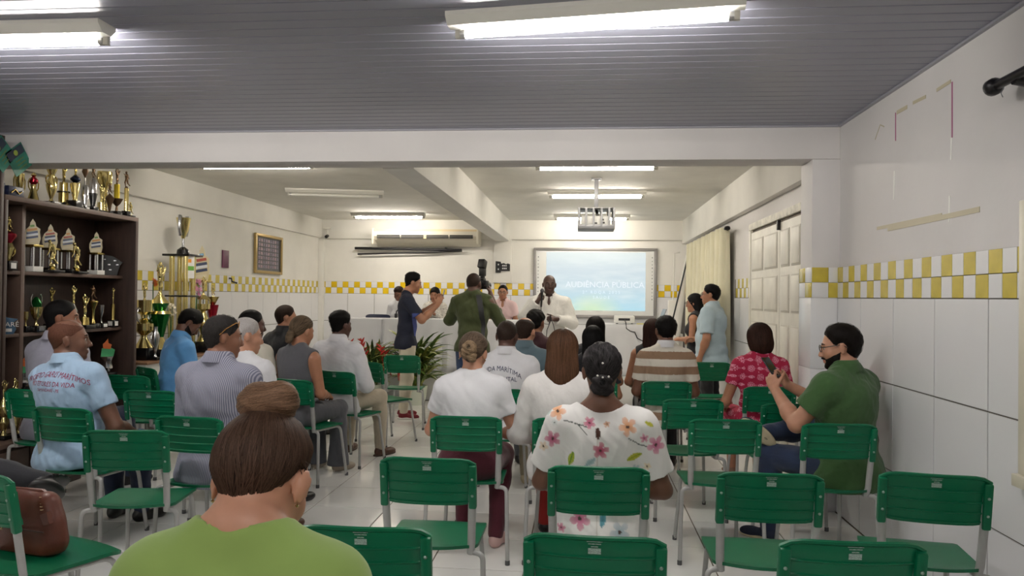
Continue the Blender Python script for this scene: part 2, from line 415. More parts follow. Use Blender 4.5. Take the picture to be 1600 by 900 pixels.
# ---- projection board
bd = empty('projection_board', (.204, YB-.055, 1.125)); tag(bd, 'wide grey-framed board on the back wall showing a pale blue slide', 'screen')
fr = mat('board_frame_grey', '8d8a8a', .4, .3)
BW, BH = 2.20, 1.26
bx('board_frame', (-BW/2, 0, BH-.05), (BW/2, .05, BH), fr, bd, bev=.006)
bx('board_frame', (-BW/2, 0, 0), (BW/2, .05, .06), fr, bd, bev=.006)
bx('board_frame', (-BW/2, 0, .06), (-BW/2+.055, .05, BH-.05), fr, bd, bev=.006)
bx('board_frame', (BW/2-.055, 0, .06), (BW/2, .05, BH-.05), fr, bd, bev=.006)
def slide_mat():
    M = bpy.data.materials.new('projected_slide'); M.use_nodes = True; nt = M.node_tree; N = nt.nodes; L = nt.links
    b = N['Principled BSDF']; b.inputs['Roughness'].default_value = .5
    tc = N.new('ShaderNodeTexCoord'); sp = N.new('ShaderNodeSeparateXYZ'); L.new(tc.outputs['Generated'], sp.inputs[0])
    r = N.new('ShaderNodeValToRGB'); L.new(sp.outputs['Z'], r.inputs[0])
    e = r.color_ramp.elements; e[0].color = lin('aedaea'); e[1].color = lin('dbe7e6')
    q = e.new(.42); q.color = lin('bfd5e0'); q = e.new(.7); q.color = lin('c8d8e1')
    nz = N.new('ShaderNodeTexNoise'); nz.inputs['Scale'].default_value = 3.2; nz.inputs['Detail'].default_value = 3
    mp = N.new('ShaderNodeMapping'); mp.inputs['Scale'].default_value = (1, 1, 2.6); mp.inputs['Rotation'].default_value = (0, .5, 0)
    L.new(tc.outputs['Generated'], mp.inputs[0]); L.new(mp.outputs[0], nz.inputs['Vector'])
    mx = N.new('ShaderNodeMixRGB'); mx.blend_type = 'MIX'; L.new(r.outputs[0], mx.inputs[1]); mx.inputs[2].default_value = lin('e4efee')
    mm = N.new('ShaderNodeMapRange'); mm.inputs[1].default_value = .45; mm.inputs[2].default_value = .75; mm.inputs[4].default_value = .55
    L.new(nz.outputs['Fac'], mm.inputs[0]); L.new(mm.outputs[0], mx.inputs[0])
    # greenish-yellow glow of the slide's leaf picture, low in the middle
    sb = N.new('ShaderNodeVectorMath'); sb.operation = 'DISTANCE'; sb.inputs[1].default_value = (.47, .0, .0); L.new(tc.outputs['Generated'], sb.inputs[0])
    m2 = N.new('ShaderNodeMapRange'); m2.inputs[1].default_value = .05; m2.inputs[2].default_value = .32; m2.inputs[3].default_value = .7; m2.inputs[4].default_value = 0; L.new(sb.outputs['Value'], m2.inputs[0])
    m3 = N.new('ShaderNodeMixRGB'); L.new(m2.outputs[0], m3.inputs[0]); L.new(mx.outputs[0], m3.inputs[1]); m3.inputs[2].default_value = lin('d3eab0')
    b.inputs['Base Color'].default_value = (.06, .06, .06, 1)
    L.new(m3.outputs[0], b.inputs['Emission Color']); b.inputs['Emission Strength'].default_value = .56
    return M
bx('board_surface', (-BW/2+.05, .018, .055), (BW/2-.05, .03, BH-.045), mat('whiteboard', 'dfe0de', .35), bd)
sl = bx('projected_slide', (-.87, .0165, .14), (.90, .0185, BH-.075), slide_mat(), bd)
def flat_text(name, txt, size, x, y, z, m_, parent):
    v, f = text_verts(txt, size); mb = MB(); mb.add([(x + p[0], y, z + p[1]) for p in v], f)
    o_ = mb.build(name, m_, parent); o_['kind'] = 'stuff'; return o_
slide_w = mat('slide_lettering_white', 'eaf2f8', .5, emit=.60)
flat_text('slide_lettering', 'AUDIÊNCIA PÚBLICA', .148, .18, .0155, .555, slide_w, sl)
flat_text('slide_lettering', '2 º   R D Q A   2 0 2 5', .072, .12, .0155, .445, mat('slide_lettering_soft', 'dcebf4', .5, emit=.66), sl)
flat_text('slide_lettering', 'S A Ú D E', .072, .12, .0155, .355, mat('slide_lettering_soft', 'dcebf4', .5, emit=.66), sl)
for q_ in ('slide_lettering_white', 'slide_lettering_soft'):
    n_ = MATS[q_].node_tree.nodes['Principled BSDF']; n_.inputs['Base Color'].default_value = (.02, .02, .02, 1)
for s_ in (-1, 1):
    for k in range(13):
        z = .34 + k*.062; h = .012 if k % 3 else .02
        bx('board_icon', (s_*(BW/2-.085)-.008, .0150, z), (s_*(BW/2-.085)+.008, .0185, z+h), mat('icon_dark', '60646a', .6), bd)

# ---- air conditioner
ac_m = mat('ac_cream', 'dcd6c6', .4, var=.04, vscale=3); ac_t = mat('ac_yellowed', 'dcc9a0', .45)
ac = empty('air_conditioner', (-2.82, YB-.05, 2.39)); tag(ac, 'long cream ceiling-type air conditioner high on the back wall', 'air conditioner')
MB().prism([(0, .0), (-.30, .10), (-.36, .16), (-.36, .28), (0, .30)], 1.92, axis='x').xf(Matrix.Translation((-.96, 0, 0))).build('body', ac_m, ac)
bx('top_trim', (-.95, -.365, .25), (.95, -.355, .285), ac_t, ac)
for k in range(4):
    x = -.87 + k*.44
    sl_ = bx('outlet', (x, -.368, .125), (x+.415, -.33, .185), mat('ac_dark', '1b1a18', .6), ac)
    bx('louvre', (x, -.372, .152), (x+.415, -.362, .160), mat('ac_louvre', '6a675e', .5), sl_)
bx('outlet_post', (-.02, -.37, .115), (.03, -.33, .19), ac_t, ac)
bx('end_cap', (.93, -.37, .02), (.97, 0, .30), ac_m, ac, bev=.01); bx('end_cap', (-.97, -.37, .02), (-.93, 0, .30), ac_m, ac, bev=.01)

# ---- two black rods fixed below it
blk = mat('black_rod', '17161a', .35, .3)
r1 = MB().tube([(-4.19, YB-.10, 2.352), (-2.2, YB-.10, 2.325)], .024, 10).build('curtain_rod', blk, smooth=True); tag(r1, 'thick black rod under the air conditioner on the back wall, upper of two', 'rod')
for x in (-3.9, -2.5): bx('bracket', (x-.012, YB-.1, 2.33), (x+.012, YB+.004, 2.375), blk, r1)
r2 = MB().tube([(-4.14, YB-.09, 2.243), (-2.75, YB-.09, 2.285), (-2.2, YB-.07, 2.315)], .015, 10).build('curtain_rod', blk, smooth=True); tag(r2, 'thin black rod tilted below the thick one under the air conditioner', 'rod')
bx('bracket', (-4.1, YB-.09, 2.235), (-4.08, YB+.004, 2.26), blk, r2)
# ---- small black wall plaque shaped like a locomotive
pl = MB().prism([(-.13, 0), (-.04, 0), (-.03, .03), (.13, .03), (.13, .155), (.09, .17), (.06, .155), (.02, .175), (-.03, .165), (-.04, .2), (-.13, .21)], .02).build('wall_plaque', mat('plaque_black', '101012', .5), loc=(-1.45, YB-.085, 1.925))
tag(pl, 'small black cut-out plaque with white marks on the pilaster beside the board', 'plaque')
for (x, z, w) in ((-.09, .135, .03), (-.09, .05, .03), (-.01, .115, .11), (-.01, .065, .11)):
    for q in range(max(1, int(w/.028))): bx('white_mark', (x+q*.03, -.002, z), (x+q*.03+.02, .002, z+.025), mat('mark_white', 'd8d8d8', .6), pl)
# ---- security camera in the left back corner
sc_ = empty('security_camera', (-4.72, YB-.16, 2.70)); tag(sc_, 'small security camera hanging in the left back corner under the ceiling', 'camera')
bx('mount', (-.05, .02, .0), (.05, .11, .03), white_metal, sc_, bev=.004)
MB().tube([(0, .06, .0), (.02, .03, -.06), (.02, .02, -.1)], .008, 8).build('arm', white_metal, sc_, smooth=True)
MB().tube([(.02, .02, -.13), (.02, -.05, -.15)], .03, 12).build('camera_head', mat('black_plastic', '141416', .4), sc_, smooth=True)
# ---- framed photo board and maroon plate on the left wall
pf = empty('picture_frame', (XL, 11.0, 1.80)); tag(pf, 'gold-framed board with rows of small class portraits on the left wall', 'picture')
gf = mat('gilt_frame', 'a8905e', .4, .5)
bx('frame_side', (0, -.49, 0), (.04, -.44, .60), gf, pf, bev=.006); bx('frame_side', (0, .44, 0), (.04, .49, .60), gf, pf, bev=.006)
bx('frame_side', (0, -.44, 0), (.04, .44, .045), gf, pf, bev=.006); bx('frame_side', (0, -.44, .555), (.04, .44, .60), gf, pf, bev=.006)
pic = bx('picture', (.0, -.45, .03), (.018, .45, .57), mat('picture_dark', '3c3f47', .3, var=.4, vscale=12), pf)
for r in range(7):
    for c in range(9):
        bx('portrait', (.017, -.37+c*.083, .085+r*.066), (.0205, -.37+c*.083+.062, .085+r*.066+.047), mat('portrait_%d' % ((r*3+c) % 3), ['8d7f90', 'a08a94', '7b7484'][(r*3+c) % 3], .5, var=.5, vscale=40), pic)
mp_ = bx('wall_plate', (XL-.002, 9.55, 1.84), (XL+.015, 9.72, 2.08), mat('maroon_plate', '5e2444', .5, var=.2, vscale=9), bev=.002); tag(mp_, 'small maroon plate on the left wall beside the trophies', 'plate')
hk = MB().tube([(XL, 9.75, 1.70), (XL+.04, 9.75, 1.70), (XL+.05, 9.75, 1.655), (XL+.11, 9.78, 1.635)], .012, 8).build('wall_hook', mat('dark_iron', '2c2a29', .5, .6), smooth=True); tag(hk, 'small dark hook on the yellow tile band of the left wall', 'hook')

TZ_STAGE = .35
# ---- curtain on the far right wall, with its rail
cr_m = mat('cream_curtain', 'd8d3b8', .85, var=.06, vscale=4, sheen=.2)
ct = MB(); NX, NZ = 300, 6; ya, yb = 9.05, 11.9
vs = []; fs = []
for i in range(NX+1):
    u = i/NX; y = ya + (yb-ya)*u
    ph = u*2*math.pi*19 + 1.2*math.sin(u*21)
    for j in range(NZ+1):
        w = j/NZ; amp = .075*(.75+.3*w)
        sn = math.sin(ph + .25*w*math.sin(u*9)); vs.append((1.69 + amp*math.copysign(abs(sn)**.55, sn) + .012*math.sin(u*50+w*2), y + .02*math.cos(ph), 2.36 - w*1.6))
for i in range(NX):
    for j in range(NZ): fs.append((i*(NZ+1)+j, i*(NZ+1)+j+1, (i+1)*(NZ+1)+j+1, (i+1)*(NZ+1)+j))
ct.add(vs, fs); cu = ct.build('curtain', cr_m, smooth=True, angle=None); tag(cu, 'long cream pleated curtain on the right wall near the back corner', 'curtain')
md = cu.modifiers.new('thickness', 'SOLIDIFY'); md.thickness = .004
cr = MB().tube([(1.70, 8.99, 2.345), (1.70, 11.95, 2.345)], .016, 10).build('curtain_rail', blk, smooth=True); tag(cr, 'rail with a round black knob carrying the cream curtain', 'curtain rail')
MB().lathe([(0, -.03), (.03, -.02), (.038, 0), (.03, .02), (0, .03)], n=14).xf(Matrix.Translation((1.70, 8.96, 2.345))).build('knob', blk, cr, smooth=True)
for y in (9.30, 11.9): bx('bracket', (1.70, y-.012, 2.35), (XR-.0, y+.012, 2.37), white_metal, cr)
# ---- near rod above the window
nr = MB().tube([(1.70, 3.22, 2.402), (1.70, 1.35, 2.402)], .02, 12).build('curtain_rod', blk, smooth=True); tag(nr, 'bare black curtain rod on the right wall, cut by the photo edge', 'rod')
MB().lathe([(0, -.04), (.022, -.034), (.036, -.015), (.036, .015), (.022, .034), (0, .04)], n=16).xf(Matrix.Translation((1.70, 3.25, 2.402)) @ Matrix.Rotation(R(90), 4, 'X')).build('finial', blk, nr, smooth=True)
MB().tube([(1.70, 3.10, 2.39), (1.755, 3.10, 2.375), (XR-.002, 3.10, 2.39)], [.022, .02, .034], 12).build('bracket', blk, nr, smooth=True)
MB().tube([(1.70, 3.17, 2.385), (1.69, 3.175, 2.355), (1.70, 3.18, 2.34)], .002, 6).build('hook_ring', mat('grey_steel', '77787b', .45, .4), nr)
# ---- white banner stand leaning in the back right corner
bs = empty('rolled_banner', (1.45, 12.6, TZ_STAGE)); tag(bs, 'tall white roll leaning beside the curtain with a black edge pole', 'banner')
MB().tube([(.02, -.02, .0), (.30, .0, 1.88)], [.10, .035], 12).build('roll', mat('white_film', 'e6e3dc', .5), bs, smooth=True)
MB().tube([(-.14, -.14, .0), (.31, -.08, 1.95)], .013, 8).build('pole', blk, bs, smooth=True)
MB().tube([(.06, .2, 0), (.10, .2, 1.92), (.19, .2, 1.94)], .012, 8).build('support', mat('white_enamel', 'dcdad2', .4), bs, smooth=True)
bx('stand_box', (.0, .12, .55), (.15, .24, 1.12), mat('white_film', 'e6e3dc', .5), bs, bev=.01)
bx('stand_foot', (-.08, .08, 0), (.24, .28, .55), mat('white_film', 'e6e3dc', .5), bs, bev=.01)

# ================================================================== STAGE: tables, cloths, small things
cloth_m = mat('white_tablecloth', 'd0d1d5', .85, var=.03, vscale=4, bump=.3, bscale=12)
leg_m = mat('table_leg_grey', '8f9090', .4, .5)
def draped_table(label, x0_, x1_, y0_, y1_, z0_, h, cl_label):
    t = empty('folding_table', ((x0_+x1_)/2, (y0_+y1_)/2, z0_)); tag(t, label, 'table')
    w, d = (x1_-x0_)/2, (y1_-y0_)/2
    bx('tabletop', (-w+.01, -d+.01, h-.035), (w-.01, d-.01, h-.006), mat('tabletop_white', 'd0d0cc', .5), t)
    for sx in (-1, 1):
        for sy in (-1, 1): MB().tube([(sx*(w-.1), sy*(d-.08), 0), (sx*(w-.1), sy*(d-.08), h-.03)], .018, 8).build('leg', leg_m, t, smooth=True)
    mb = MB(); n = int((x1_-x0_)*22); vs = []; fs = []
    prof = [(d, h-.02, 0), (d, h, 0), (0, h, 0), (-d, h, 0)] + [(-d-.012, h-.02-q*(h-.03)/8, q/8) for q in range(9)]
    for i in range(n+1):
        x = -w-.004 + (2*w+.008)*i/n; ph = i*.9 + 1.5*math.sin(i*.31)
        for (y, z, a) in prof: vs.append((x, y - a*.045*(1+math.sin(ph)) - .008*a*math.sin(i*2.1), z))
    k = len(prof)
    for i in range(n):
        for j in range(k-1): fs.append((i*k+j, (i+1)*k+j, (i+1)*k+j+1, i*k+j+1))
    mb.add(vs, fs)
    for s_ in (-1, 1):
        mb.add([(s_*(w+.004), -d-.01, h), (s_*(w+.004), d, h), (s_*(w+.006), d, .03), (s_*(w+.006), -d-.03, .03)], [(0, 1, 2, 3)])
    c = mb.build('tablecloth', cloth_m, smooth=True, loc=((x0_+x1_)/2, (y0_+y1_)/2, z0_+.002)); tag(c, cl_label, 'tablecloth')
    md = c.modifiers.new('thickness', 'SOLIDIFY'); md.thickness = .003; md.offset = 1
    return t
TZ = .35
draped_table('table under white cloth at the left end of the stage by the empty blue chair', -3.72, -3.03, 10.9, 11.5, TZ, .78, 'white cloth on the left end table beside the empty blue chair')
draped_table('long speakers table under white cloth behind the plant arrangement', -3.01, -.62, 10.9, 11.5, TZ, .785, 'long white cloth of the speakers table behind the standing photographer')
draped_table('table under white cloth below the projection board with projector and laptop', .16, 1.16, 10.95, 11.6, TZ, .755, 'white cloth on the table carrying the white projector and laptop')
TT = TZ + .755 + .005
wp = empty('table_projector', (.62, 11.2, TT)); tag(wp, 'small white projector on the cloth-covered table below the board', 'projector')
pbod = bx('body', (-.15, -.12, .01), (.15, .12, .12), mat('projector_white', 'e4e4e0', .4), wp, bev=.015)
bx('vent', (-.09, -.123, .05), (.08, -.118, .085), mat('vent_dark', '2a2a2c', .6), wp)
for s_ in (-1, 1): bx('foot', (s_*.11-.015, -.1, 0), (s_*.11+.015, -.07, .012), mat('black_plastic', '141416', .4), wp)
MB().tube([(.0, .12, .07), (.0, .135, .07)], .035, 14).build('lens', mat('vent_dark', '2a2a2c', .6), wp, smooth=True)
lp = empty('laptop', (1.03, 11.22, TT)); lp.rotation_euler = (0, 0, R(-87)); tag(lp, 'open laptop seen from its edge on the table below the board', 'laptop')
bx('base', (-.16, -.11, 0), (.16, .11, .018), mat('laptop_grey', '8d9094', .35, .4), lp, bev=.004)
MB().box((-.16, -.006, 0), (.16, .006, .23), .003).xf(Matrix.Translation((0, .112, .016)) @ Matrix.Rotation(R(-22), 4, 'X')).build('screen_lid', mat('laptop_grey', '8d9094', .35, .4), lp)
nb = bx('paper_pad', (.80, 11.05, TT), (.90, 11.13, TT+.012), mat('yellow_pad', 'd9cf7a', .7)); tag(nb, 'small yellow pad between the white projector and the laptop', 'paper')
cb = MB().tube([(.62, 11.07, TT+.06), (.63, 10.955, TT+.03), (.64, 10.935, TT-.06), (.70, 10.93, TT-.10), (.76, 10.92, TT-.11), (.80, 10.92, TT-.20), (.90, 10.92, TT-.25), (.955, 10.92, TT-.22), (.95, 10.92, TT-.12), (.945, 10.93, TT-.05), (.97, 10.95, TT+.01), (1.0, 11.05, TT+.012), (1.02, 11.1, TT+.01)], .007, 8).build('cable', mat('cable_black', '1a1a1c', .5), smooth=True); tag(cb, 'black cable sagging over the cloth from the white projector to the laptop', 'cable')
# ================================================================== SCHOOL CHAIRS
green = mat('green_plastic', '026140', .36, spec=.35, var=.05, vscale=8, bump=.05, bscale=400)
navy_pl = mat('navy_plastic', '232a4a', .45)
grey_tube = mat('grey_painted_steel', 'a5a5a3', .42, .15, var=.05, vscale=20)
cap_m = mat('foot_cap_dark', '4a4b4c', .6)
stick_m = mat('sticker_grey_print', '8fa39a', .6, var=.5, vscale=180, stretch=(1, 1, 3))
rivet_m = mat('rivet', '8fa89b', .4, .3)
def chair_meshes():
    D = {}
    # seat
    n = 12; vs = []; fs = []
    for j in range(n+1):
        v = -1 + 2*j/n
        w = .2*(1 - .20*max(0, (abs(v)-.72)/.28)**2)
        for i in range(n+1):
            u = -1 + 2*i/n
            y = .205*v - (.04*(1-u*u)*v*v if v < 0 else -.012*(1-u*u)*v*v)
            z = .452 - .012*(1-u*u)*(1-v*v) - (.02*((v-.6)/.4)**2 if v > .6 else 0) + (.012*((-v-.6)/.4)**2 if v < -.6 else 0)
            vs.append((w*u, y, z))
    m1 = n+1; N = len(vs); vs += [(x, y*.985, z-.014) for x, y, z in vs]
    for j in range(n):
        for i in range(n):
            a = j*m1+i; fs.append((a, a+1, a+m1+1, a+m1)); fs.append((N+a, N+a+m1, N+a+m1+1, N+a+1))
    for i in range(n):
        fs.append((i, N+i, N+i+1, i+1)); a = n*m1+i; fs.append((a, a+1, N+a+1, N+a))
        a = i*m1; fs.append((a, a+m1, N+a+m1, N+a)); a = i*m1+n; fs.append((a, N+a, N+a+m1, a+m1))
    D['seat'] = MB().add(vs, fs).mesh('seat', True, R(50))
    # backrest: ribbed shell, bowed backwards, with thick side sleeves
    prof = []      # (height above lower edge, outward offset)
    H_ = .198
    ridges = [.012, .052, .094, .137]
    z = 0.0; prof.append((0, 0))
    for q in ridges:
        prof += [(q-.005, .0), (q-.002, .0045), (q+.0015, .0045), (q+.0045, .0)]
    prof += [(.16, .0), (.19, .001), (.196, -.002), (H_, -.006)]
    n = 14; vs = []; fs = []; k = len(prof)
    def bpos(u, zz, off):
        crown = -.022*abs(u)**8
        bow = .026*(1-u*u)
        return (.198*u, -.205 - .16*zz - bow - off, .632 + zz*(1 + crown*0) + (crown if zz > .15 else (-crown*.8 if zz < .03 else 0)))
    for (zz, off) in prof:
        for i in range(n+1): vs.append(bpos(-1+2*i/n, zz, off if abs(-1+2*i/n) < .86 else 0))
    N = len(vs)
    for (zz, off) in prof:
        for i in range(n+1):
            p = bpos(-1+2*i/n, zz, 0); vs.append((p[0], p[1]+.009, p[2]))
    m1 = n+1
    for j in range(k-1):
        for i in range(n):
            a = j*m1+i; fs.append((a, a+1, a+m1+1, a+m1)); fs.append((N+a, N+a+m1, N+a+m1+1, N+a+1))
    for i in range(n):
        fs.append((i, N+i, N+i+1, i+1)); a = (k-1)*m1+i; fs.append((a, a+1, N+a+1, N+a))
    for j in range(k-1):
        a = j*m1; fs.append((a, a+m1, N+a+m1, N+a)); a = j*m1+n; fs.append((a, N+a, N+a+m1, a+m1))
    mb = MB().add(vs, fs)
    for s_ in (-1, 1):
        st = len(mb.v)
        mb.box((s_*.186-.0165, -.016, -.012), (s_*.186+.0165, .014, .176), .008)
        mb.xf(Matrix.Translation((0, -.212, .632)) @ Matrix.Rotation(R(9.1), 4, 'X'), st)
    # top lip
    mb.tube([bpos(-1+2*i/n, H_-.004, .0) for i in range(n+1)], .0075, 6)
    D['backrest'] = mb.mesh('backrest', True, R(38))
    rv = MB()
    rv.lathe([(0, 0), (.006, .0), (.005, .003), (0, .004)], n=8, caps=False).xf(Matrix.Rotation(R(90), 4, 'X'))
    D['rivet'] = rv.mesh('rivet', True)
    # sticker and embossed print lines
    mb = MB(); y_ = lambda zz: -.205 - .16*zz - .026 - .0035
    def q(x0, x1, z0, z1): mb.add([(x0, y_(z0), .632+z0), (x1, y_(z0), .632+z0), (x1, y_(z1), .632+z1), (x0, y_(z1), .632+z1)], [(0, 1, 2, 3)])
    q(-.018, .018, .149, .166); q(-.010, .010, .169, .172); q(-.018, .018, .177, .180); q(-.022, .022, .184, .186)
    D['label_sticker'] = mb.mesh('label_sticker')
    # side frame: rear leg, rail under the seat, front leg in one bent tube
    def arc(p):
        out = []
        for i in range(len(p)):
            if i in (0, len(p)-1): out.append(Vector(p[i])); continue
            a, b, c = Vector(p[i-1]), Vector(p[i]), Vector(p[i+1])
            d1 = (a-b); d2 = (c-b); r = min(.06, d1.length*.49, d2.length*.49)
            s1, s2 = b + d1.normalized()*r, b + d2.normalized()*r
            for t in (0, .2, .4, .6, .8, 1): out.append((1-t)**2*s1 + 2*t*(1-t)*b + t*t*s2)
        return out
    for nm, s_ in (('L', -1), ('R', 1)):
        mb = MB()
        mb.tube(arc([(s_*.238, -.20, 0), (s_*.226, -.185, .425), (s_*.168, -.17, .426), (s_*.166, .17, .422), (s_*.19, .235, 0)]), .0115, 10)
        D['frame'+nm] = mb.mesh('side_frame', True, R(50))
        mb = MB(); mb.tube([(s_*.172, -.172, .42), (s_*.178, -.185, .47), (s_*.186, -.232, .77)], [.0125, .0135, .0135], 10, flat=1.25)
        D['up'+nm] = mb.mesh('upright', True, R(50))
    D['cap'] = MB().lathe([(.0135, -.001), (.0135, .024), (.0118, .026)], n=10).mesh('foot_cap', True, R(40))
    return D
CH = chair_meshes()
for k_, mm_ in (('seat', green), ('backrest', green), ('rivet', rivet_m), ('label_sticker', stick_m), ('frameL', grey_tube), ('frameR', grey_tube), ('upL', grey_tube), ('upR', grey_tube), ('cap', cap_m)):
    CH[k_].materials.append(mm_)
CH_BLUE = {k_: CH[k_].copy() for k_ in ('seat', 'backrest')}
for v_ in CH_BLUE.values(): v_.materials.clear(); v_.materials.append(navy_pl)
def chair(label, x, y, yaw=0., z=0., blue=False, group='green school chairs in the audience'):
    """x, y: middle of the backrest top; yaw in degrees, 0 faces the stage"""
    a = R(yaw); off = rot_rz((0, .262), a)
    t = empty('school_chair', (x+off[0], y+off[1], z), a); tag(t, label, 'chair', group)
    src = CH_BLUE if blue else CH
    link('seat', src['seat'], None, t)
    b = link('backrest', src['backrest'], None, t)
    for s_ in (-1, 1):
        for zz in (.045, .115):
            link('rivet', CH['rivet'], None, b, (s_*.186, -.229 - .16*zz, .632+zz), (R(9), 0, 0))
    if not blue: link('label_sticker', CH['label_sticker'], None, b)
    for nm, s_ in (('L', -1), ('R', 1)):
        f = link('side_frame', CH['frame'+nm], None, t)
        link('foot_cap', CH['cap'], None, f, (s_*.238, -.20, 0)); link('foot_cap', CH['cap'], None, f, (s_*.19, .235, 0))
        link('upright', CH['up'+nm], None, t)
    return t
CHAIRS = dict(
 C1=('green chair at the lower left corner holding the brown handbag', -2.22, 2.52, -24),
 C2=('green chair cut by the left edge in front of the floor trophies', -3.26, 3.38, -22),
 C3=('green chair of the man in the light blue lettered polo', -2.97, 3.94, -8),
 C4=('empty green chair left of the bun-haired woman in lime', -2.19, 3.35, 9),
 C5=('green chair of the man in the striped grey shirt', -2.11, 3.77, -6),
 C6=('green chair between the light blue polo and the striped shirt', -2.92, 4.73, -4),
 C7=('green chair in front of the bookcase end, left of the blue polo man', -3.62, 5.55, -8),
 C8=('green chair of the man in the sky blue polo', -3.86, 6.17, -36),
 C9=('green chair of the woman in the grey sleeveless top', -2.27, 5.55, -18),
 C10=('green chair of the man in white shirt and beige trousers', -2.14, 6.21, -20),
 C11=('green chair half hidden behind the beige trouser knee', -2.13, 7.15, -35),
 C12=('empty green chair in front of the plants and the red trainers', -1.99, 8.0, 3),
 C13=('green chair of the blonde woman in white tee and maroon trousers', -.64, 4.04, 1),
 C14=('empty green chair behind the maroon trousers, beside the centre aisle', -.63, 2.98, 0),
 C15=('green chair of the man in the white lettered maritime shirt', -.60, 5.27, 2),
 C16=('green chair of the auburn-haired woman in the white blouse', -.07, 4.07, 2),
 C17=('green chair of the woman in the floral dress', .07, 2.93, 1),
 C18=('empty green chair beside the lime green shoulder', -.628, 2.07, 2),
 C19=('empty green chair at the bottom edge behind the floral dress', .04, 2.08, -1),
 C20=('green chair of the man in the tan striped polo', .68, 6.01, 3),
 C21=('empty green chair in front of the man in the denim shirt', 1.36, 7.93, 2),
 C22=('empty green chair right behind the tan striped polo', .74, 4.99, 4),
 C23=('empty green chair left of the raised beige shoe sole', .8, 4.19, 3),
 C24=('green chair of the woman in the crimson patterned dress', 1.44, 5.81, 5),
 C25=('empty green chair between crimson dress and green polo man', 1.36, 4.9, 4),
 C26=('green chair of the bearded man in the green polo', 1.40, 4.15, 3),
 C27=('empty green chair behind the raised beige shoe sole, second row from the camera', .73, 2.92, 0),
 C28=('empty green chair beside the tiled right wall, turned slightly', 1.37, 3.0, -8),
 C29=('empty green chair at the bottom edge, right of the other front ones', .76, 2.13, 2),
 C30=('green chair sliver at the lower right corner', 1.62, 2.17, -4),
 C31=('green chair under the bun-haired woman in lime', -.58, .93, 0),
)
for k_, (lb, x_, y_, yw) in CHAIRS.items(): chair(lb, x_, y_, yw)
# chairs of people whose own chair the photo hides
for lb, x_, y_, yw in (('green chair under the man with glasses near the bookcase', -3.72, 4.62, -10), ('green chair under the white-haired man', -2.33, 4.49, -14),
                       ('green chair under the dark-haired man in cream', -2.80, 5.58, -18), ('green chair under the man in the black polo', -3.10, 7.02, -20),
                       ('green chair under the balding man in blue-grey', -.50, 5.95, 0), ('green chair under the man in the dark maroon shirt', -.52, 7.02, 0),
                       ('green chair under the woman with straight black hair', .08, 5.92, 0), ('green chair under the long-haired woman behind the black-haired one', .12, 6.74, 0),
                       ('green chair under the brown-haired woman in black', .68, 6.82, 0)):
    chair(lb, x_, y_, yw)
chair('empty navy chair behind the left end of the stage table', -3.30, 11.68, 180, TZ, blue=True, group='navy chairs on the stage')
for lb, x_ in (('navy chair of the woman in white by the black headphones', -3.05), ('navy chair of the woman in the patterned white blouse', -2.47), ('navy chair of the man in the pink shirt', -1.32)):
    chair(lb, x_, 12.42, 180, TZ, blue=True, group='navy chairs on the stage')
# ================================================================== SIGNED-DISTANCE SCULPTING (for people, hair, clothes)
def smin(a, b, k):
    h = np.clip(.5 + .5*(b-a)/k, 0, 1); return b + (a-b)*h - k*h*(1-h)
def smax(a, b, k): return -smin(-a, -b, k)
class Prim:
    pass
def cone(a, b, r1, r2, k=None):
    p = Prim(); p.t = 'c'; p.a = np.array(a, np.float32); p.b = np.array(b, np.float32); p.r1 = r1; p.r2 = r2; p.k = k
    rr = max(r1, r2); p.lo = np.minimum(p.a, p.b)-rr; p.hi = np.maximum(p.a, p.b)+rr; return p
def ell(c, r, Rm=None, k=None):
    p = Prim(); p.t = 'e'; p.c = np.array(c, np.float32); p.r = np.array(r, np.float32); p.R = None if Rm is None else np.array(Rm, np.float32); p.k = k
    e = np.array(r) if Rm is None else np.abs(np.array(Rm)) @ np.array(r)
    p.lo = p.c-e; p.hi = p.c+e; return p
def pev(p, x, y, z):
    if p.t == 'c':
        ba = p.b-p.a; L2 = float(ba @ ba) + 1e-12
        dx, dy, dz = x-p.a[0], y-p.a[1], z-p.a[2]
        t = np.clip((dx*ba[0]+dy*ba[1]+dz*ba[2])/L2, 0, 1)
        return np.sqrt((dx-t*ba[0])**2+(dy-t*ba[1])**2+(dz-t*ba[2])**2) - (p.r1+(p.r2-p.r1)*t)
    dx, dy, dz = x-p.c[0], y-p.c[1], z-p.c[2]
    if p.R is not None:
        Q = p.R; dx, dy, dz = (Q[0,0]*dx+Q[1,0]*dy+Q[2,0]*dz, Q[0,1]*dx+Q[1,1]*dy+Q[2,1]*dz, Q[0,2]*dx+Q[1,2]*dy+Q[2,2]*dz)
    r = p.r; k0 = np.sqrt((dx/r[0])**2+(dy/r[1])**2+(dz/r[2])**2); k1 = np.sqrt((dx/r[0]**2)**2+(dy/r[1]**2)**2+(dz/r[2]**2)**2)
    return k0*(k0-1)/np.maximum(k1, 1e-6)
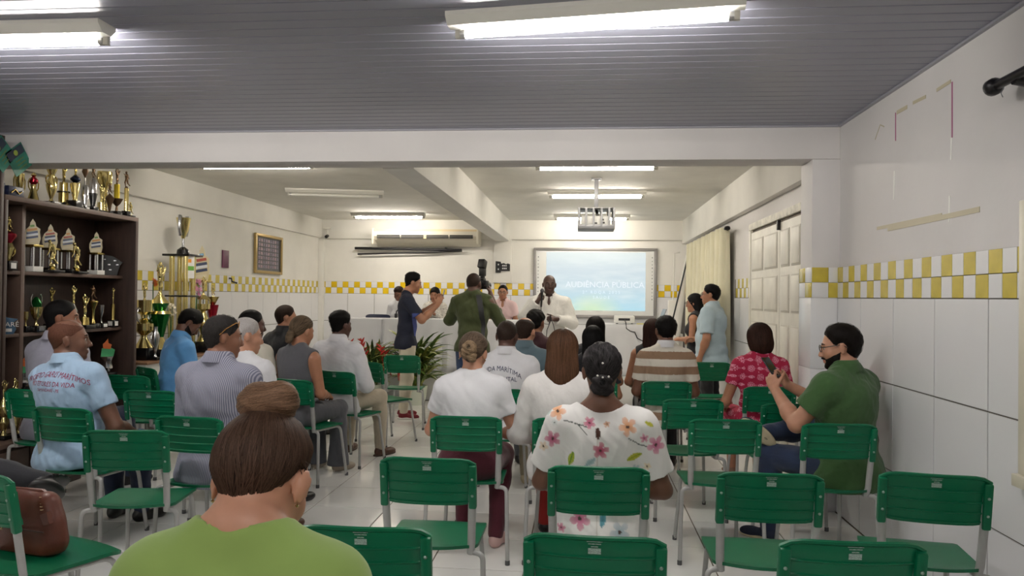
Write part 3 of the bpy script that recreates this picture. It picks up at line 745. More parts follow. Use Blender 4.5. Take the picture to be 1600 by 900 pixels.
class Field:
    def __init__(s, prims, h, k=.03, pad=.03, grow=0.):
        lo = np.min([p.lo for p in prims], 0)-pad-grow; hi = np.max([p.hi for p in prims], 0)+pad+grow
        s.h = h; s.lo = lo; n = np.ceil((hi-lo)/h).astype(int)+2
        s.ax = [(lo[i]+h*np.arange(n[i])).astype(np.float32) for i in range(3)]
        s.d = np.full(tuple(n), .5, np.float32)
        for p in prims: s.add(p, p.k or k, grow)
    def sl(s, lo, hi):
        o = []
        for i in range(3):
            a = max(0, int((lo[i]-s.lo[i])/s.h)); b = min(len(s.ax[i]), int((hi[i]-s.lo[i])/s.h)+2); o.append(slice(a, max(a, b)))
        return tuple(o)
    def xyz(s, q=None):
        q = q or (slice(None),)*3
        return s.ax[0][q[0]][:, None, None], s.ax[1][q[1]][None, :, None], s.ax[2][q[2]][None, None, :]
    def add(s, p, k, grow=0.):
        mg = k*1.2+2*s.h+grow; q = s.sl(p.lo-mg, p.hi+mg)
        if any(a.start >= a.stop for a in q): return
        x, y, z = s.xyz(q); s.d[q] = smin(s.d[q], pev(p, x, y, z)-grow, k)
    def sub(s, p, k=.01):
        mg = k+2*s.h; q = s.sl(p.lo-mg, p.hi+mg)
        if any(a.start >= a.stop for a in q): return
        x, y, z = s.xyz(q); s.d[q] = smax(s.d[q], -pev(p, x, y, z), k)
    def cut(s, n, off, k=.006, box=None):
        """remove n.p > off"""
        q = s.sl(*box) if box else (slice(None),)*3
        x, y, z = s.xyz(q); n = np.array(n, np.float32); n = n/np.linalg.norm(n)
        s.d[q] = smax(s.d[q], n[0]*x+n[1]*y+n[2]*z-off, k)
    def keep(s, fn, k=.006):
        x, y, z = s.xyz(); s.d = smax(s.d, fn(x, y, z).astype(np.float32), k)
    def ripple(s, amp, seed, f=38., aniso=(1, 1, .55)):
        g = np.random.default_rng(seed); m_ = np.abs(s.d) < .03; I = np.argwhere(m_)
        x, y, z = s.ax[0][I[:, 0]], s.ax[1][I[:, 1]], s.ax[2][I[:, 2]]; acc = np.zeros(len(I), np.float32)
        for i in range(5):
            w = (g.normal(size=3)*f*np.array(aniso)*(1+.35*i)).astype(np.float32); ph = g.uniform(0, 6.28, 2).astype(np.float32)
            v = np.sin(w[0]*x+w[1]*y+w[2]*z+ph[0]+1.3*np.sin(.5*w[1]*x-.6*w[0]*z+ph[1])); acc += (v if i < 3 else 1.2*(1-2*np.abs(v))**3)/(1+.5*i)
        s.d[m_] += (amp*acc*.5).astype(np.float32)
    def at(s, P):
        P = np.asarray(P, np.float32); g = (P-s.lo.astype(np.float32))/s.h
        for i in range(3): g[:, i] = np.clip(g[:, i], 0, s.d.shape[i]-1.001)
        i = g.astype(int); f = g-i; o = 0
        for a in (0, 1):
            for b in (0, 1):
                for c in (0, 1):
                    w = (f[:, 0] if a else 1-f[:, 0])*(f[:, 1] if b else 1-f[:, 1])*(f[:, 2] if c else 1-f[:, 2])
                    o = o+w*s.d[i[:, 0]+a, i[:, 1]+b, i[:, 2]+c]
        return o
    def grad(s, P):
        e = s.h; o = np.stack([s.at(P+np.eye(3, dtype=np.float32)[i]*e)-s.at(P-np.eye(3, dtype=np.float32)[i]*e) for i in range(3)], 1)
        return o/np.maximum(np.linalg.norm(o, axis=1, keepdims=True), 1e-6)
    def net(s):
        d = s.d; neg = d < 0
        c = [neg[a:neg.shape[0]-1+a, b:neg.shape[1]-1+b, e:neg.shape[2]-1+e] for a in (0, 1) for b in (0, 1) for e in (0, 1)]
        anyn = np.logical_or.reduce(c); alln = np.logical_and.reduce(c); act = anyn & ~alln
        idx = np.argwhere(act)
        if len(idx) == 0: return np.zeros((0, 3)), np.zeros((0, 4), int)
        ids = np.full(act.shape, -1, np.int32); ids[act] = np.arange(len(idx))
        co = np.array([(a, b, e) for a in (0, 1) for b in (0, 1) for e in (0, 1)])
        val = np.stack([d[idx[:, 0]+q[0], idx[:, 1]+q[1], idx[:, 2]+q[2]] for q in co], 1)
        acc = np.zeros((len(idx), 3)); cnt = np.zeros(len(idx))
        for i in range(8):
            for j in range(i+1, 8):
                if np.abs(co[i]-co[j]).sum() != 1: continue
                m_ = (val[:, i] < 0) != (val[:, j] < 0); t = np.where(m_, val[:, i]/np.where(m_, val[:, i]-val[:, j], 1), 0)
                acc += np.where(m_[:, None], co[i]+(co[j]-co[i])*t[:, None], 0); cnt += m_
        V = (idx+acc/np.maximum(cnt, 1)[:, None])*s.h+s.lo
        quads = []
        for ax in range(3):
            sa = [slice(None)]*3; sb = [slice(None)]*3; sa[ax] = slice(0, -1); sb[ax] = slice(1, None)
            A = neg[tuple(sa)]; B = neg[tuple(sb)]
            e = np.argwhere(A != B); u, v = [(1, 2), (2, 0), (0, 1)][ax]
            ok = (e[:, u] > 0) & (e[:, v] > 0) & (e[:, u] < act.shape[u]) & (e[:, v] < act.shape[v]) ; e = e[ok]
            if len(e) == 0: continue
            fl = A[e[:, 0], e[:, 1], e[:, 2]]
            du = np.zeros(3, int); du[u] = 1; dv = np.zeros(3, int); dv[v] = 1
            g = lambda p: ids[p[:, 0], p[:, 1], p[:, 2]]
            q = np.stack([g(e-du-dv), g(e-dv), g(e), g(e-du)], 1)
            q[~fl] = q[~fl][:, ::-1]; quads.append(q)
        Q = np.concatenate(quads); Q = Q[(Q >= 0).all(1)]
        return V, Q
    def mesh(s, name, colour=None):
        V, Q = s.net(); return np_mesh(name, V, Q, colour(V) if colour else None)
def np_mesh(name, V, Q, colours=None, smooth=True):
    me = bpy.data.meshes.new(name); n = len(V); k = Q.shape[1] if len(Q) else 4
    me.vertices.add(n); me.vertices.foreach_set('co', np.asarray(V, np.float32).ravel())
    me.loops.add(len(Q)*k); me.loops.foreach_set('vertex_index', np.asarray(Q, np.int32).ravel())
    me.polygons.add(len(Q)); me.polygons.foreach_set('loop_start', np.arange(len(Q), dtype=np.int32)*k)
    me.polygons.foreach_set('use_smooth', np.full(len(Q), smooth))
    me.update(calc_edges=True)
    if colours is not None:
        a = me.color_attributes.new('print', 'FLOAT_COLOR', 'POINT'); C4 = np.ones((n, 4), np.float32); C4[:, :3] = colours
        a.data.foreach_set('color', C4.ravel())
    return me
def rotm(yaw=0, pitch=0, roll=0):
    """degrees; yaw about z (left +), pitch down + (chin to chest), roll towards the right shoulder +"""
    return np.array(Matrix.Rotation(R(yaw), 3, 'Z') @ Matrix.Rotation(R(-pitch), 3, 'X') @ Matrix.Rotation(R(roll), 3, 'Y'))
def strands(field, starts, flow, steps, seg, r, jitter=.25, lift=.0012, seed=1):
    """hair strands combed over a field's surface; thin three-sided tubes"""
    g = np.random.default_rng(seed); P = np.array(starts, np.float32); n = len(P); path = []
    w = g.normal(size=(n, 3)).astype(np.float32)*jitter; off = (lift*(.2+g.random(n))).astype(np.float32)
    for i in range(steps+1):
        for _ in range(2):
            gr = field.grad(P); P = P-gr*(field.at(P)-off)[:, None]
        path.append(P.copy())
        dr = flow(P)+w; gr = field.grad(P); dr = dr-gr*(dr*gr).sum(1, keepdims=True)
        P = (P+seg*dr/np.maximum(np.linalg.norm(dr, axis=1, keepdims=True), 1e-6)).astype(np.float32)
    path = np.stack(path, 1)                         # n, steps+1, 3
    T = np.gradient(path, axis=1); T /= np.maximum(np.linalg.norm(T, axis=2, keepdims=True), 1e-6)
    Nn = np.stack([field.grad(path[:, i]) for i in range(steps+1)], 1); S = np.cross(T, Nn)
    rr = r*np.sin(np.linspace(.35, 2.75, steps+1))[None, :, None]
    ring = [path+S*rr, path+Nn*rr*.9, path-S*rr]
    V = np.stack(ring, 2).reshape(-1, 3); k = steps+1; base = (np.arange(n)*k*3)[:, None, None]
    Q = []
    for i in range(steps):
        for j in range(2): Q.append([i*3+j, (i+1)*3+j, (i+1)*3+j+1, i*3+j+1])
    Q = (np.array(Q)[None]+base).reshape(-1, 4)
    return V, Q

# ================================================================== PEOPLE
SKIN = {'dark': '51342a', 'brown': '684534', 'mid': '865a44', 'tan': 'a37257', 'light': 'b5846b', 'deep': '452c24'}
def skin_mat(k): return mat('skin_'+k, SKIN[k], .5, var=.06, vscale=30, sss=.08)
def hair_mat(nm, col, isl=False): return mat('hair_'+nm+('_strand' if isl else ''), col, .55, spec=.12, var=0 if isl else .25, vscale=60, stretch=(6, 6, .6), bump=0 if isl else .5, bscale=90, island=.45 if isl else 0)
def fabric(nm, col, **kw):
    a = dict(rough=.9, sheen=.15, var=.04, vscale=6, bump=.3, bscale=45); a.update(kw); return mat('cloth_'+nm, col, **a)

def to_head(x, y, z, hc, HR, hs):
    dx, dy, dz = x-hc[0], y-hc[1], z-hc[2]
    return tuple(((HR[0, i]*dx+HR[1, i]*dy+HR[2, i]*dz)/hs).astype(np.float32) for i in range(3))
def hand_prims(w, d, nrm, curl=35, side=1, s=1.0, thumb=25):
    """wrist point, direction of the hand, palm normal; five separate fingers with bends; side=+1 right hand"""
    w = np.array(w, float); d = np.array(d, float); d /= np.linalg.norm(d); nrm = np.array(nrm, float); nrm -= d*(nrm@d); nrm /= np.linalg.norm(nrm)
    u = np.cross(d, nrm)*side                      # towards the thumb
    P = []; B = np.stack([u, d, nrm], 1)
    P.append(ell(w+d*.048*s, np.array([.040, .052, .016])*s, B, k=.012))
    P.append(cone(w-d*.01, w+d*.03*s, .024*s, .022*s, k=.015))
    for i, (off, L) in enumerate(((.030, .068), (.0105, .077), (-.009, .072), (-.028, .055))):
        p = w+d*(.086-abs(i-1.2)*.004)*s+u*off*s; a = R(curl*.55); q = d.copy(); r = .0092*s
        pts = [w+d*.05*s+u*off*.9*s, p]
        for f_, (fr, sp) in enumerate(((.46, .7), (.32, 1.15), (.24, .9))):
            ang = R(curl*sp); q = q*math.cos(ang)+nrm*math.sin(ang) if f_ == 0 else q
            if f_ > 0:
                ax = np.cross(d, nrm); q = q*math.cos(ang)+np.cross(ax, q)*math.sin(ang)
            p = p+q*L*fr*s+u*(off*.06)*s; pts.append(p.copy())
        for j in range(len(pts)-1): P.append(cone(pts[j], pts[j+1], r*(1.03-.06*j), r*(1-.07*j), k=.004))
    t0 = w+d*.022*s+u*.026*s; td = (u*.75+d*.75+nrm*.25); td /= np.linalg.norm(td); t1 = t0+td*.042*s
    td2 = td*math.cos(R(thumb))+(d*.8+nrm*.6)*math.sin(R(thumb)); td2 /= np.linalg.norm(td2); t2 = t1+td2*.032*s; t3 = t2+td2*.022*s
    P += [cone(t0, t1, .0135*s, .0115*s, k=.010), cone(t1, t2, .0108*s, .0098*s, k=.004), cone(t2, t3, .0098*s, .0082*s, k=.004)]
    return P

def person(label, loc, yaw=0, sit=True, z0=0., sc=1.0, skin='brown', lean=4, side_lean=0, head=(0, 0, 0), fat=1.0, wide=1.0,
           arms=None, hands=(None, None), legs=None, top=None, bottom=None, shoes=None, hair=None, face=False, glasses=None,
           beard=None, female=False, h=.009, group=None, seat=.455, turn=0, extra=None, neckfwd=0., headsc=1.0, earrings=False, drop=0., shrug=0., ears=0.):
    """one continuous body; clothes, hair, shoes and glasses are its children.
    local frame: origin on the floor below the hips, facing +Y. arms: ((elbow),(wrist)) left then right, relative to the pelvis, unscaled"""
    pz = (seat+.088*sc) if sit else .925*sc
    T = np.array(Matrix.Rotation(R(turn), 3, 'Z') @ Matrix.Rotation(R(-lean), 3, 'X') @ Matrix.Rotation(R(side_lean), 3, 'Y'))
    pel = np.array([0, 0, pz])
    tp = lambda x, y, u: pel+T@(np.array([x, y, u])*sc)          # torso frame -> local
    W_ = wide*(.93 if female else 1.0)
    tr = lambda a, b, c: np.array([a*W_, b*fat, c])*sc
    torso = [ell(tp(0, 0, .0), tr(.168 if not female else .185, .118, .115), T), ell(tp(0, .012*fat, .14), tr(.148*(.7+.3*fat), .112, .15), T),
             ell(tp(0, .004, .325), tr(.162, .108, .165), T), ell(tp(0, -.018, .40), tr(.165, .085, .10), T)]
    sw = .150*W_
    yoke = [cone(tp(-sw+.01, -.004, .455+shrug), tp(sw-.01, -.004, .455+shrug), .070*sc, .070*sc)]
    trap = [cone(tp(s_*.105, -.016, .480+shrug), tp(s_*.018, -.016, .552+shrug), .048*sc, .054*sc) for s_ in (-1, 1)]
    if female: torso += [ell(tp(s_*.068, .085, .30), tr(.062, .055, .06), T) for s_ in (-1, 1)]
    nb = tp(0, -.008, .525); hc = tp(0, .020+neckfwd, .684-drop)
    HR = T@rotm(*head); hs = sc**.35*headsc
    hp = lambda x, y, z: hc+HR@(np.array([x, y, z])*hs)
    hr_ = lambda *a: np.array(a)*hs
    neck = [cone(nb, hp(0, -.022, -.055), (.058 if not female else .050)*sc*(.8+.2*fat), (.053 if not female else .044)*hs, k=.03)]
    headp = [ell(hp(0, -.012, .025), hr_(.0755, .094, .088), HR), ell(hp(0, .026, -.03), hr_(.062, .068, .084), HR, k=.03),
             ell(hp(0, .045, -.082), hr_(.044, .045, .034), HR, k=.03)]
    for s_ in (-1, 1):
        headp += [ell(hp(s_*.036, .062, -.03), hr_(.028, .026, .03), HR, k=.02), ell(hp(s_*(.0775+ears), -.007, -.014), hr_(.0065, .019, .032), HR@rotm(s_*-24, 0, 0), k=.005),
                  ell(hp(s_*(.0815+ears*1.4), -.013, -.004), hr_(.0045, .016, .024), HR@rotm(s_*-30, 0, 0), k=.003), cone(hp(s_*.012, .082, .02), hp(s_*.042, .074, .018), .011*hs, .009*hs, k=.015)]
    headp += [cone(hp(0, .086, .008), hp(0, .108, -.034), .008*hs, .0125*hs, k=.012), ell(hp(0, .098, -.04), hr_(.0175, .011, .009), HR, k=.006),
              ell(hp(0, .088, -.066), hr_(.024, .012, .008), HR, k=.006), ell(hp(0, .087, -.077), hr_(.020, .011, .008), HR, k=.006), ell(hp(0, .076, -.104), hr_(.02, .018, .016), HR, k=.015)]
    # arms
    if arms is None:
        arms = (((-.235, .05, .175), (-.13, .26, .10)), ((.235, .05, .175), (.13, .26, .10))) if sit else (((-.245, -.03, .16), (-.25, .03, -.08)), ((.245, -.03, .16), (.25, .03, -.08)))
    sleeve, armskin, handp = [], [], []
    joints = []
    fa = .85+.15*fat
    for i, s_ in ((0, -1), (1, 1)):
        sh = tp(s_*(sw+.022), -.004, .448+shrug); el_ = pel+np.array(arms[i][0])*sc; wr = pel+np.array(arms[i][1])*sc
        joints.append((sh, el_, wr))
        ra = (.052 if not female else .046)*sc*fa
        armskin += [cone(sh, el_, ra*1.12, ra*.84, k=.03), cone(el_, el_+(wr-el_)*.35, ra*.84, ra*.86, k=.02), cone(el_+(wr-el_)*.3, wr, ra*.86, ra*.52, k=.02)]
        hd = hands[i]
        dd = wr-el_
        if hd == 'none': pass
        else:
            hd = hd or {}
            d_ = np.array(hd.get('d', dd), float); nn = np.array(hd.get('n', (-s_*.6, -.2, -.8)), float)
            handp += hand_prims(wr, d_, nn, hd.get('curl', 30), s_, sc*.98, hd.get('thumb', 25))
    # legs
    if legs is None:
        legs = (((-.115, .43, -.015), (-.115, .46, None)), ((.115, .43, -.015), (.115, .46, None))) if sit else (((-.10, .02, -.44), (-.11, -.02, None)), ((.10, .02, -.44), (.11, -.02, None)))
    legp, feet = [], []
    for i, s_ in ((0, -1), (1, 1)):
        hip = pel+np.array([s_*.088*W_, .02, -.01 if sit else -.04])*sc; kn = pel+np.array(legs[i][0])*sc
        an = legs[i][1]; an = np.array([pel[0]+an[0]*sc, an[1]*sc, .085*sc if an[2] is None else pel[2]+an[2]*sc])
        rl = (.080 if not female else .084)*sc*(.8+.2*fat)
        legp += [cone(hip, kn, rl*1.12, rl*.74, k=.04), cone(kn, kn+(an-kn)*.35, rl*.74, rl*.70, k=.03), cone(kn+(an-kn)*.3, an, rl*.70, rl*.46, k=.03)]
        fd = np.array(legs[i][2] if len(legs[i]) > 2 else (s_*.25, 1, 0), float); fd /= np.linalg.norm(fd)
        feet.append((an, fd, legs[i][3] if len(legs[i]) > 3 else (0, 0, -1)))
    # ---- body mesh
    bare_legs = bottom is None or bottom.get('style') in ('skirt', 'short')
    prims = torso[:]+yoke+trap+neck+armskin+handp+headp+(legp if bare_legs else [])
    F0 = Field(prims, h, k=.028)
    for s_ in (-1, 1):
        F0.sub(ell(hp(s_*.032, .097, -.002), hr_(.017, .012, .009), HR), .012)
    body = link('person', F0.mesh('person_body'), skin_mat(skin), None, (loc[0], loc[1], z0), (0, 0, R(yaw)))
    tag(body, label, 'person', group)
    # ---- top
    out = {'body': body, 'hp': hp, 'HR': HR, 'hs': hs, 'pel': pel, 'joints': joints, 'tp': tp, 'sc': sc, 'feet': feet}
    if top:
        g = top.get('ease', .013); st = top.get('sleeve', 'short')
        tprims = [p for p in torso]+yoke+[cone(tp(s_*.105, -.018, .478+shrug), tp(s_*.03, -.016, .54+shrug), .046*sc, .048*sc) for s_ in (-1, 1)]
        if top.get('hem', -.10) < -.06: tprims.append(ell(tp(0, .004, top.get('hem', -.10)*.6), tr(.182, .134, .1), T))
        if top.get('dress'): tprims += [q for q in legp if True][:2]+legp[3:5]
        Ft = None; sl_ = []
        for i, s_ in ((0, -1), (1, 1)):
            sh, el_, wr = joints[i]; ra = (.052 if not female else .046)*sc*fa
            if st in ('short', 'puff'):
                fr = top.get('slen', .62); e2 = sh+(el_-sh)*fr; pu = 1.0 if st == 'short' else 1.28
                sl_ += [cone(sh, e2+(e2-sh)*.15, ra*1.12*(1.0 if st == 'short' else 1.3), ra*1.05*pu, k=.035)]
            elif st == 'long':
                sl_ += [cone(sh, el_, ra*1.14, ra*.95, k=.035), cone(el_, wr, ra*.98, ra*.66, k=.025)]
            elif st == 'threequarter':
                e2 = el_+(wr-el_)*.4; sl_ += [cone(sh, el_, ra*1.14, ra*.98, k=.035), cone(el_, e2, ra*.98, ra*.9, k=.025)]
        Ft = Field(tprims+sl_, top.get('h', h), k=.035, grow=g, pad=.04)
        Ft.d[:] = .5
        for p_ in tprims: Ft.add(p_, .035, g)
        half = len(sl_)//2
        for i, s_ in ((0, -1), (1, 1)):          # each sleeve is cut at its own end, then blended into the shirt
            if not sl_: break
            ps_ = sl_[i*half:(i+1)*half]; qb = Ft.sl(np.min([p_.lo for p_ in ps_], 0)-g-.08, np.max([p_.hi for p_ in ps_], 0)+g+.08)
            keep_ = Ft.d[qb].copy(); Ft.d[qb] = .5
            for p_ in ps_: Ft.add(p_, p_.k or .035, g)
            sh, el_, wr = joints[i]
            if st in ('short', 'puff'): d_ = el_-sh; e2 = sh+d_*top.get('slen', .62)
            else: d_ = wr-el_; e2 = wr-.012*d_/np.linalg.norm(d_) if st == 'long' else el_+d_*.4
            d_ = d_/np.linalg.norm(d_); q = tuple(slice(max(a_.start, b_.start), max(min(a_.stop, b_.stop), max(a_.start, b_.start))) for a_, b_ in zip(Ft.sl(e2-.2, e2+.2), qb)); x, y, z = Ft.xyz(q)
            Ft.d[q] = smax(Ft.d[q], (d_[0]*(x-e2[0])+d_[1]*(y-e2[1])+d_[2]*(z-e2[2])).astype(np.float32), .004)
            Ft.d[qb] = smin(keep_, Ft.d[qb], .03)
        Ft.ripple(top.get('fold', .0035), sum(map(ord, label)), top.get('ff', 34.))
        if st == 'none':     # armholes
            for s_ in (-1, 1): Ft.sub(ell(tp(s_*(sw+.068), .0, .40), np.array([.06, .16, .16])*sc, T), .012)
        nr_ = top.get('neck', .072)
        Ft.sub(ell(tp(0, .015+top.get('neck_y', 0), .60+top.get('neck_z', 0)), np.array([nr_, nr_*1.15, .075])*sc, T), .006)
        if top.get('vee'): Ft.sub(ell(tp(0, .10*fat, .505+shrug), np.array([.030, .06, .075])*sc, T), .006)
        hem = top.get('hem', -.10)
        if not top.get('dress'): Ft.cut(T@np.array([0, 0, -1.]), float((T@np.array([0, 0, -1.]))@tp(0, 0, hem)), .004)
        tm = top['mat']
        me = Ft.mesh(top.get('name', 'shirt'), top.get('paint') and (lambda V: top['paint'](V, out)))
        o = link(top.get('name', 'shirt'), me, tm, body); out['top'] = o; out['topF'] = Ft
        if top.get('label'): o['label'] = top['label']
        if top.get('collar'):
            cm = top.get('collar_mat', tm); mb = MB(); n = 22; hgt = top['collar']; vs = []
            op = 2*math.pi*.80 if top.get('vee') else 2*math.pi
            for j, (dz, rr) in enumerate(((-.012, 1.12), (hgt*.6, 1.03), (hgt, .99), (hgt*.95, 1.05), (hgt*.35, 1.17), (-.030, 1.33))):
                for i in range(n+1):
                    a = -math.pi/2+op*(i/n-.5); fr_ = max(0, math.sin(a))
                    vs.append(tp(.067*fa*rr*math.cos(a), .002+.073*fa*rr*math.sin(a), .572+shrug+dz-.044*fr_))
            fs = [(j*(n+1)+i, j*(n+1)+i+1, (j+1)*(n+1)+i+1, (j+1)*(n+1)+i) for j in range(5) for i in range(n)]
            mb.add(vs, fs).build('collar', cm, o, smooth=True, angle=None)
        if top.get('cuff') is not None and st == 'short':
            for i in (0, 1):
                sh, el_, wr = joints[i]; d_ = (el_-sh)/np.linalg.norm(el_-sh); e2 = sh+(el_-sh)*top.get('slen', .62); ra = .052*sc*fa*1.05+g+.002
                MB().tube([e2-d_*.022, e2-d_*.002], ra, 18, caps=False).build('cuff', top['cuff'], o, smooth=True)
    # ---- bottom
    if bottom:
        hm = top.get('hem', -.10) if top else .075
        pv = torso[0] if hm > -.02 or bottom.get('style') else ell(tp(0, 0, -.02), tr(.155, .105, .09), T)
        bp = [pv]+legp
        g = bottom.get('ease', .010); waist = bottom.get('waist', .075)
        if waist > .1: bp = [torso[1]]+bp
        if bottom.get('style') == 'skirt':
            bp = [torso[0]]+legp[0:1]+legp[3:4]+[cone(legp[0].b, legp[3].b, .085*sc, .085*sc)]
        if bottom.get('style') == 'short': bp = [torso[0]]+legp[0:1]+legp[3:4]
        if bottom.get('flare'):
            for i in (0, 1):
                a_, b_ = legp[3*i+2].a, legp[3*i+2].b; bp.append(cone(a_+(b_-a_)*.2, b_+np.array([0, 0, -.03]), .058*sc, bottom['flare']*sc, k=.03))
        Fb = Field(bp, bottom.get('h', h), k=.035, grow=g, pad=.04)
        Fb.ripple(.003, sum(map(ord, label))+5, 30.)
        if not bottom.get('style'):
            for an, fd, up_ in feet:
                kn = None
                q = Fb.sl(an-np.array([.12, .12, .12]), an+np.array([.12, .12, .05])); x, y, z = Fb.xyz(q); Fb.d[q] = smax(Fb.d[q], (an[2]-.03*sc)-z if up_ == (0, 0, -1) else np.full((1, 1, 1), -1, np.float32)*1, .004)
        un = T@np.array([0, 0, 1.]); bxl = (np.array([-.5, -.5, 0]), np.array([.5, .17*sc, 3]))
        Fb.cut(un, float(un@tp(0, 0, waist)), .004, bxl if sit else None)
        if hm < -.02 and not sit: Fb.cut(un, float(un@tp(0, 0, hm+.05)), .004)
        out['bottom'] = link(bottom.get('name', 'trousers'), Fb.mesh(bottom.get('name', 'trousers')), bottom['mat'], body)
        if bottom.get('belt'):
            mb = MB(); n = 28; vs = []
            for u in (.035, .072):
                for i in range(n):
                    a = 2*math.pi*i/n; q_ = tr(.168, .122, 1); vs.append(tp((q_[0]/sc+.012)*math.cos(a), (q_[1]/sc+.012)*math.sin(a), u))
            mb.add(vs, [(i, (i+1) % n, n+(i+1) % n, n+i) for i in range(n)]).build('belt', bottom['belt'], body, smooth=True)
    # ---- shoes
    if shoes:
        for i, (an, fd, up_) in enumerate(feet):
            f3 = fd; dn = np.array(up_, float); dn /= np.linalg.norm(dn); rt = np.cross(f3, -dn)
            L = .20*sc; B = np.stack([rt, f3, -dn], 1)
            base = an+dn*.085*sc
            hz = shoes.get('heel', 0.)
            P = [ell(base+f3*.03*sc-dn*.04*sc-f3*.035*sc, np.array([.037, .058, .045])*sc, B, k=.02), ell(base+f3*.10*sc-dn*.028*sc, np.array([.043, .085, .036])*sc, B, k=.03), cone(an, base-dn*.05*sc, .036*sc, .036*sc, k=.03)]
            if shoes.get('sandal'):
                P = [ell(base+f3*.05*sc-dn*.022*sc, np.array([.038, .115, .022])*sc, B, k=.02), cone(an-dn*.03*sc, base-dn*.04*sc, .034*sc, .036*sc, k=.03)]
            Fs = Field(P, max(h*.75, .006), k=.02); Fs.cut(dn, float(dn@(base)), .004)
            Fs.cut(-dn, float(-dn@(an-dn*.012*sc)), .004)
            so = link('shoe' if not shoes.get('sandal') else 'sandal', Fs.mesh('shoe'), shoes['mat'], body)
            if shoes.get('sole'):
                Fz = Field([ell(base+f3*.055*sc-dn*.01*sc, np.array([.046, .135, .022])*sc, B)], .006); Fz.cut(dn, float(dn@base), .003); Fz.cut(-dn, float(-dn@(base-dn*.024*sc)), .003)
                link('sole', Fz.mesh('sole'), shoes['sole'], so)
            if hz: MB().tube([an+dn*.02-f3*.04*sc, base-f3*.045*sc], [.018*sc, .009*sc], 8).build('heel', shoes.get('heel_mat', shoes['mat']), so, smooth=True)
    # ---- hair
    if hair: make_hair(body, hair, hp, HR, hs, h, out, headp+neck, hc)
    # ---- beard
    if beard:
        Fb_ = Field(headp+neck, .006, k=.028)
        x, y, z = Fb_.xyz(); qx, qy, qz = to_head(x, y, z, hc, HR, hs)
        g_ = np.minimum(np.minimum(-.024-.40*qy-qz, qy-.004+.12*(qz+.06)), qz+.128)
        g_ = np.minimum(g_, (np.sqrt((qx/.024)**2+((qz+.071)/.012)**2+((qy-.10)/.03)**2)-1)*.012)
        Fb_.d = (Fb_.d-np.where(g_ > 0, .0045*np.clip(g_/.018, 0, 1), -.006)+.0012*np.sin(qx*420)*np.sin(qz*390+qy*300)).astype(np.float32)
        link('beard', Fb_.mesh('beard'), hair_mat(beard[0], beard[1]), body)
        MB().tube([hp(-.03, .083, -.062), hp(-.012, .102, -.053), hp(.012, .102, -.053), hp(.03, .083, -.062)], [.004, .0065, .0065, .004], 8).build('moustache', hair_mat(beard[0], beard[1]), body, smooth=True)
    # ---- face details
    if face:
        for s_ in (-1, 1):
            mb = MB(); mb.lathe([(0, -.0115), (.006, -.0098), (.010, -.0055), (.0115, 0), (.010, .0055), (.0072, .009)], n=12, caps=False); mb.cur = 1
            mb.lathe([(.0072, .009), (.0045, .0107), (0, .0115)], n=12, caps=False)
            Mx = Matrix.Translation(hp(s_*.032, .0785, -.001)) @ Matrix(HR.tolist()).to_4x4() @ Matrix.Rotation(R(-90), 4, 'X') @ Matrix.Scale(hs*.84, 4)
            mb.xf(Mx).build('eye', [mat('eye_white', '9d958c', .4), mat('iris_dark', '1d120c', .2)], body, smooth=True)
            MB().tube([hp(s_*.014, .0905, .021), hp(s_*.032, .089, .027), hp(s_*.05, .076, .021)], [.003, .0042, .002], 6).build('eyebrow', hair_mat('brow', '16100d'), body, smooth=True)
        Fm = Field([ell(hp(0, .0905, -.066), hr_(.021, .011, .0065), HR), ell(hp(0, .090, -.076), hr_(.018, .0105, .0068), HR)], .003, k=.003)
        link('lips', Fm.mesh('lips'), mat('lips_'+skin, {'deep': '4a2a24', 'dark': '52302a', 'brown': '6e3d36', 'mid': '8c4c44', 'tan': 'a35b50', 'light': 'b0655a'}[skin], .4), body)
    if glasses:
        gm = glasses.get('mat') or mat('glasses_black', '15130f', .3); up = glasses.get('up', 0.); mb = MB()
        yb_ = .108; zz = .002+up
        if up: yb_ = .075
        rw_, rh_ = glasses.get('size', (.025, .019))
        for s_ in (-1, 1):
            mb.tube([hp(s_*.033+rw_*math.cos(a), yb_-.012*abs(math.cos(a)*.5+.5*1), zz+rh_*math.sin(a)) for a in [2*math.pi*i/16 for i in range(17)]], .0022, 6)
            tp_ = [hp(s_*.058, yb_-.012, zz+.006), hp(s_*.078, yb_-.03, zz+.006), hp(s_*.083, -.005, zz+.008 - up*.55), hp(s_*.080, -.035, zz-.014-up*.75)]
            mb.tube(tp_, .0026, 6)
        mb.tube([hp(-.009, yb_-.008, zz+.004), hp(0, yb_-.004, zz+.007), hp(.009, yb_-.008, zz+.004)], .0022, 6)
        go = mb.build('glasses', gm, body, smooth=True)
        for s_ in (-1, 1):
            n = 16; vs = [hp(s_*.033+rw_*math.cos(2*math.pi*i/n), yb_-.012*abs(math.cos(2*math.pi*i/n)*.5+.5), zz+rh_*math.sin(2*math.pi*i/n)) for i in range(n)]
            MB().add(vs, [tuple(range(n))]).build('lens', glasses.get('lens') or mat('lens_clear', '8f979c', .05, alpha=.10), go)
    if earrings:
        for s_ in (-1, 1): MB().lathe([(0, -.004), (.004, 0), (0, .004)], n=8, caps=False).xf(Matrix.Translation(hp(s_*.083, -.004, -.046))).build('earring', mat('gold_stud', 'd8c78a', .2, 1.0), body, smooth=True)
    return out

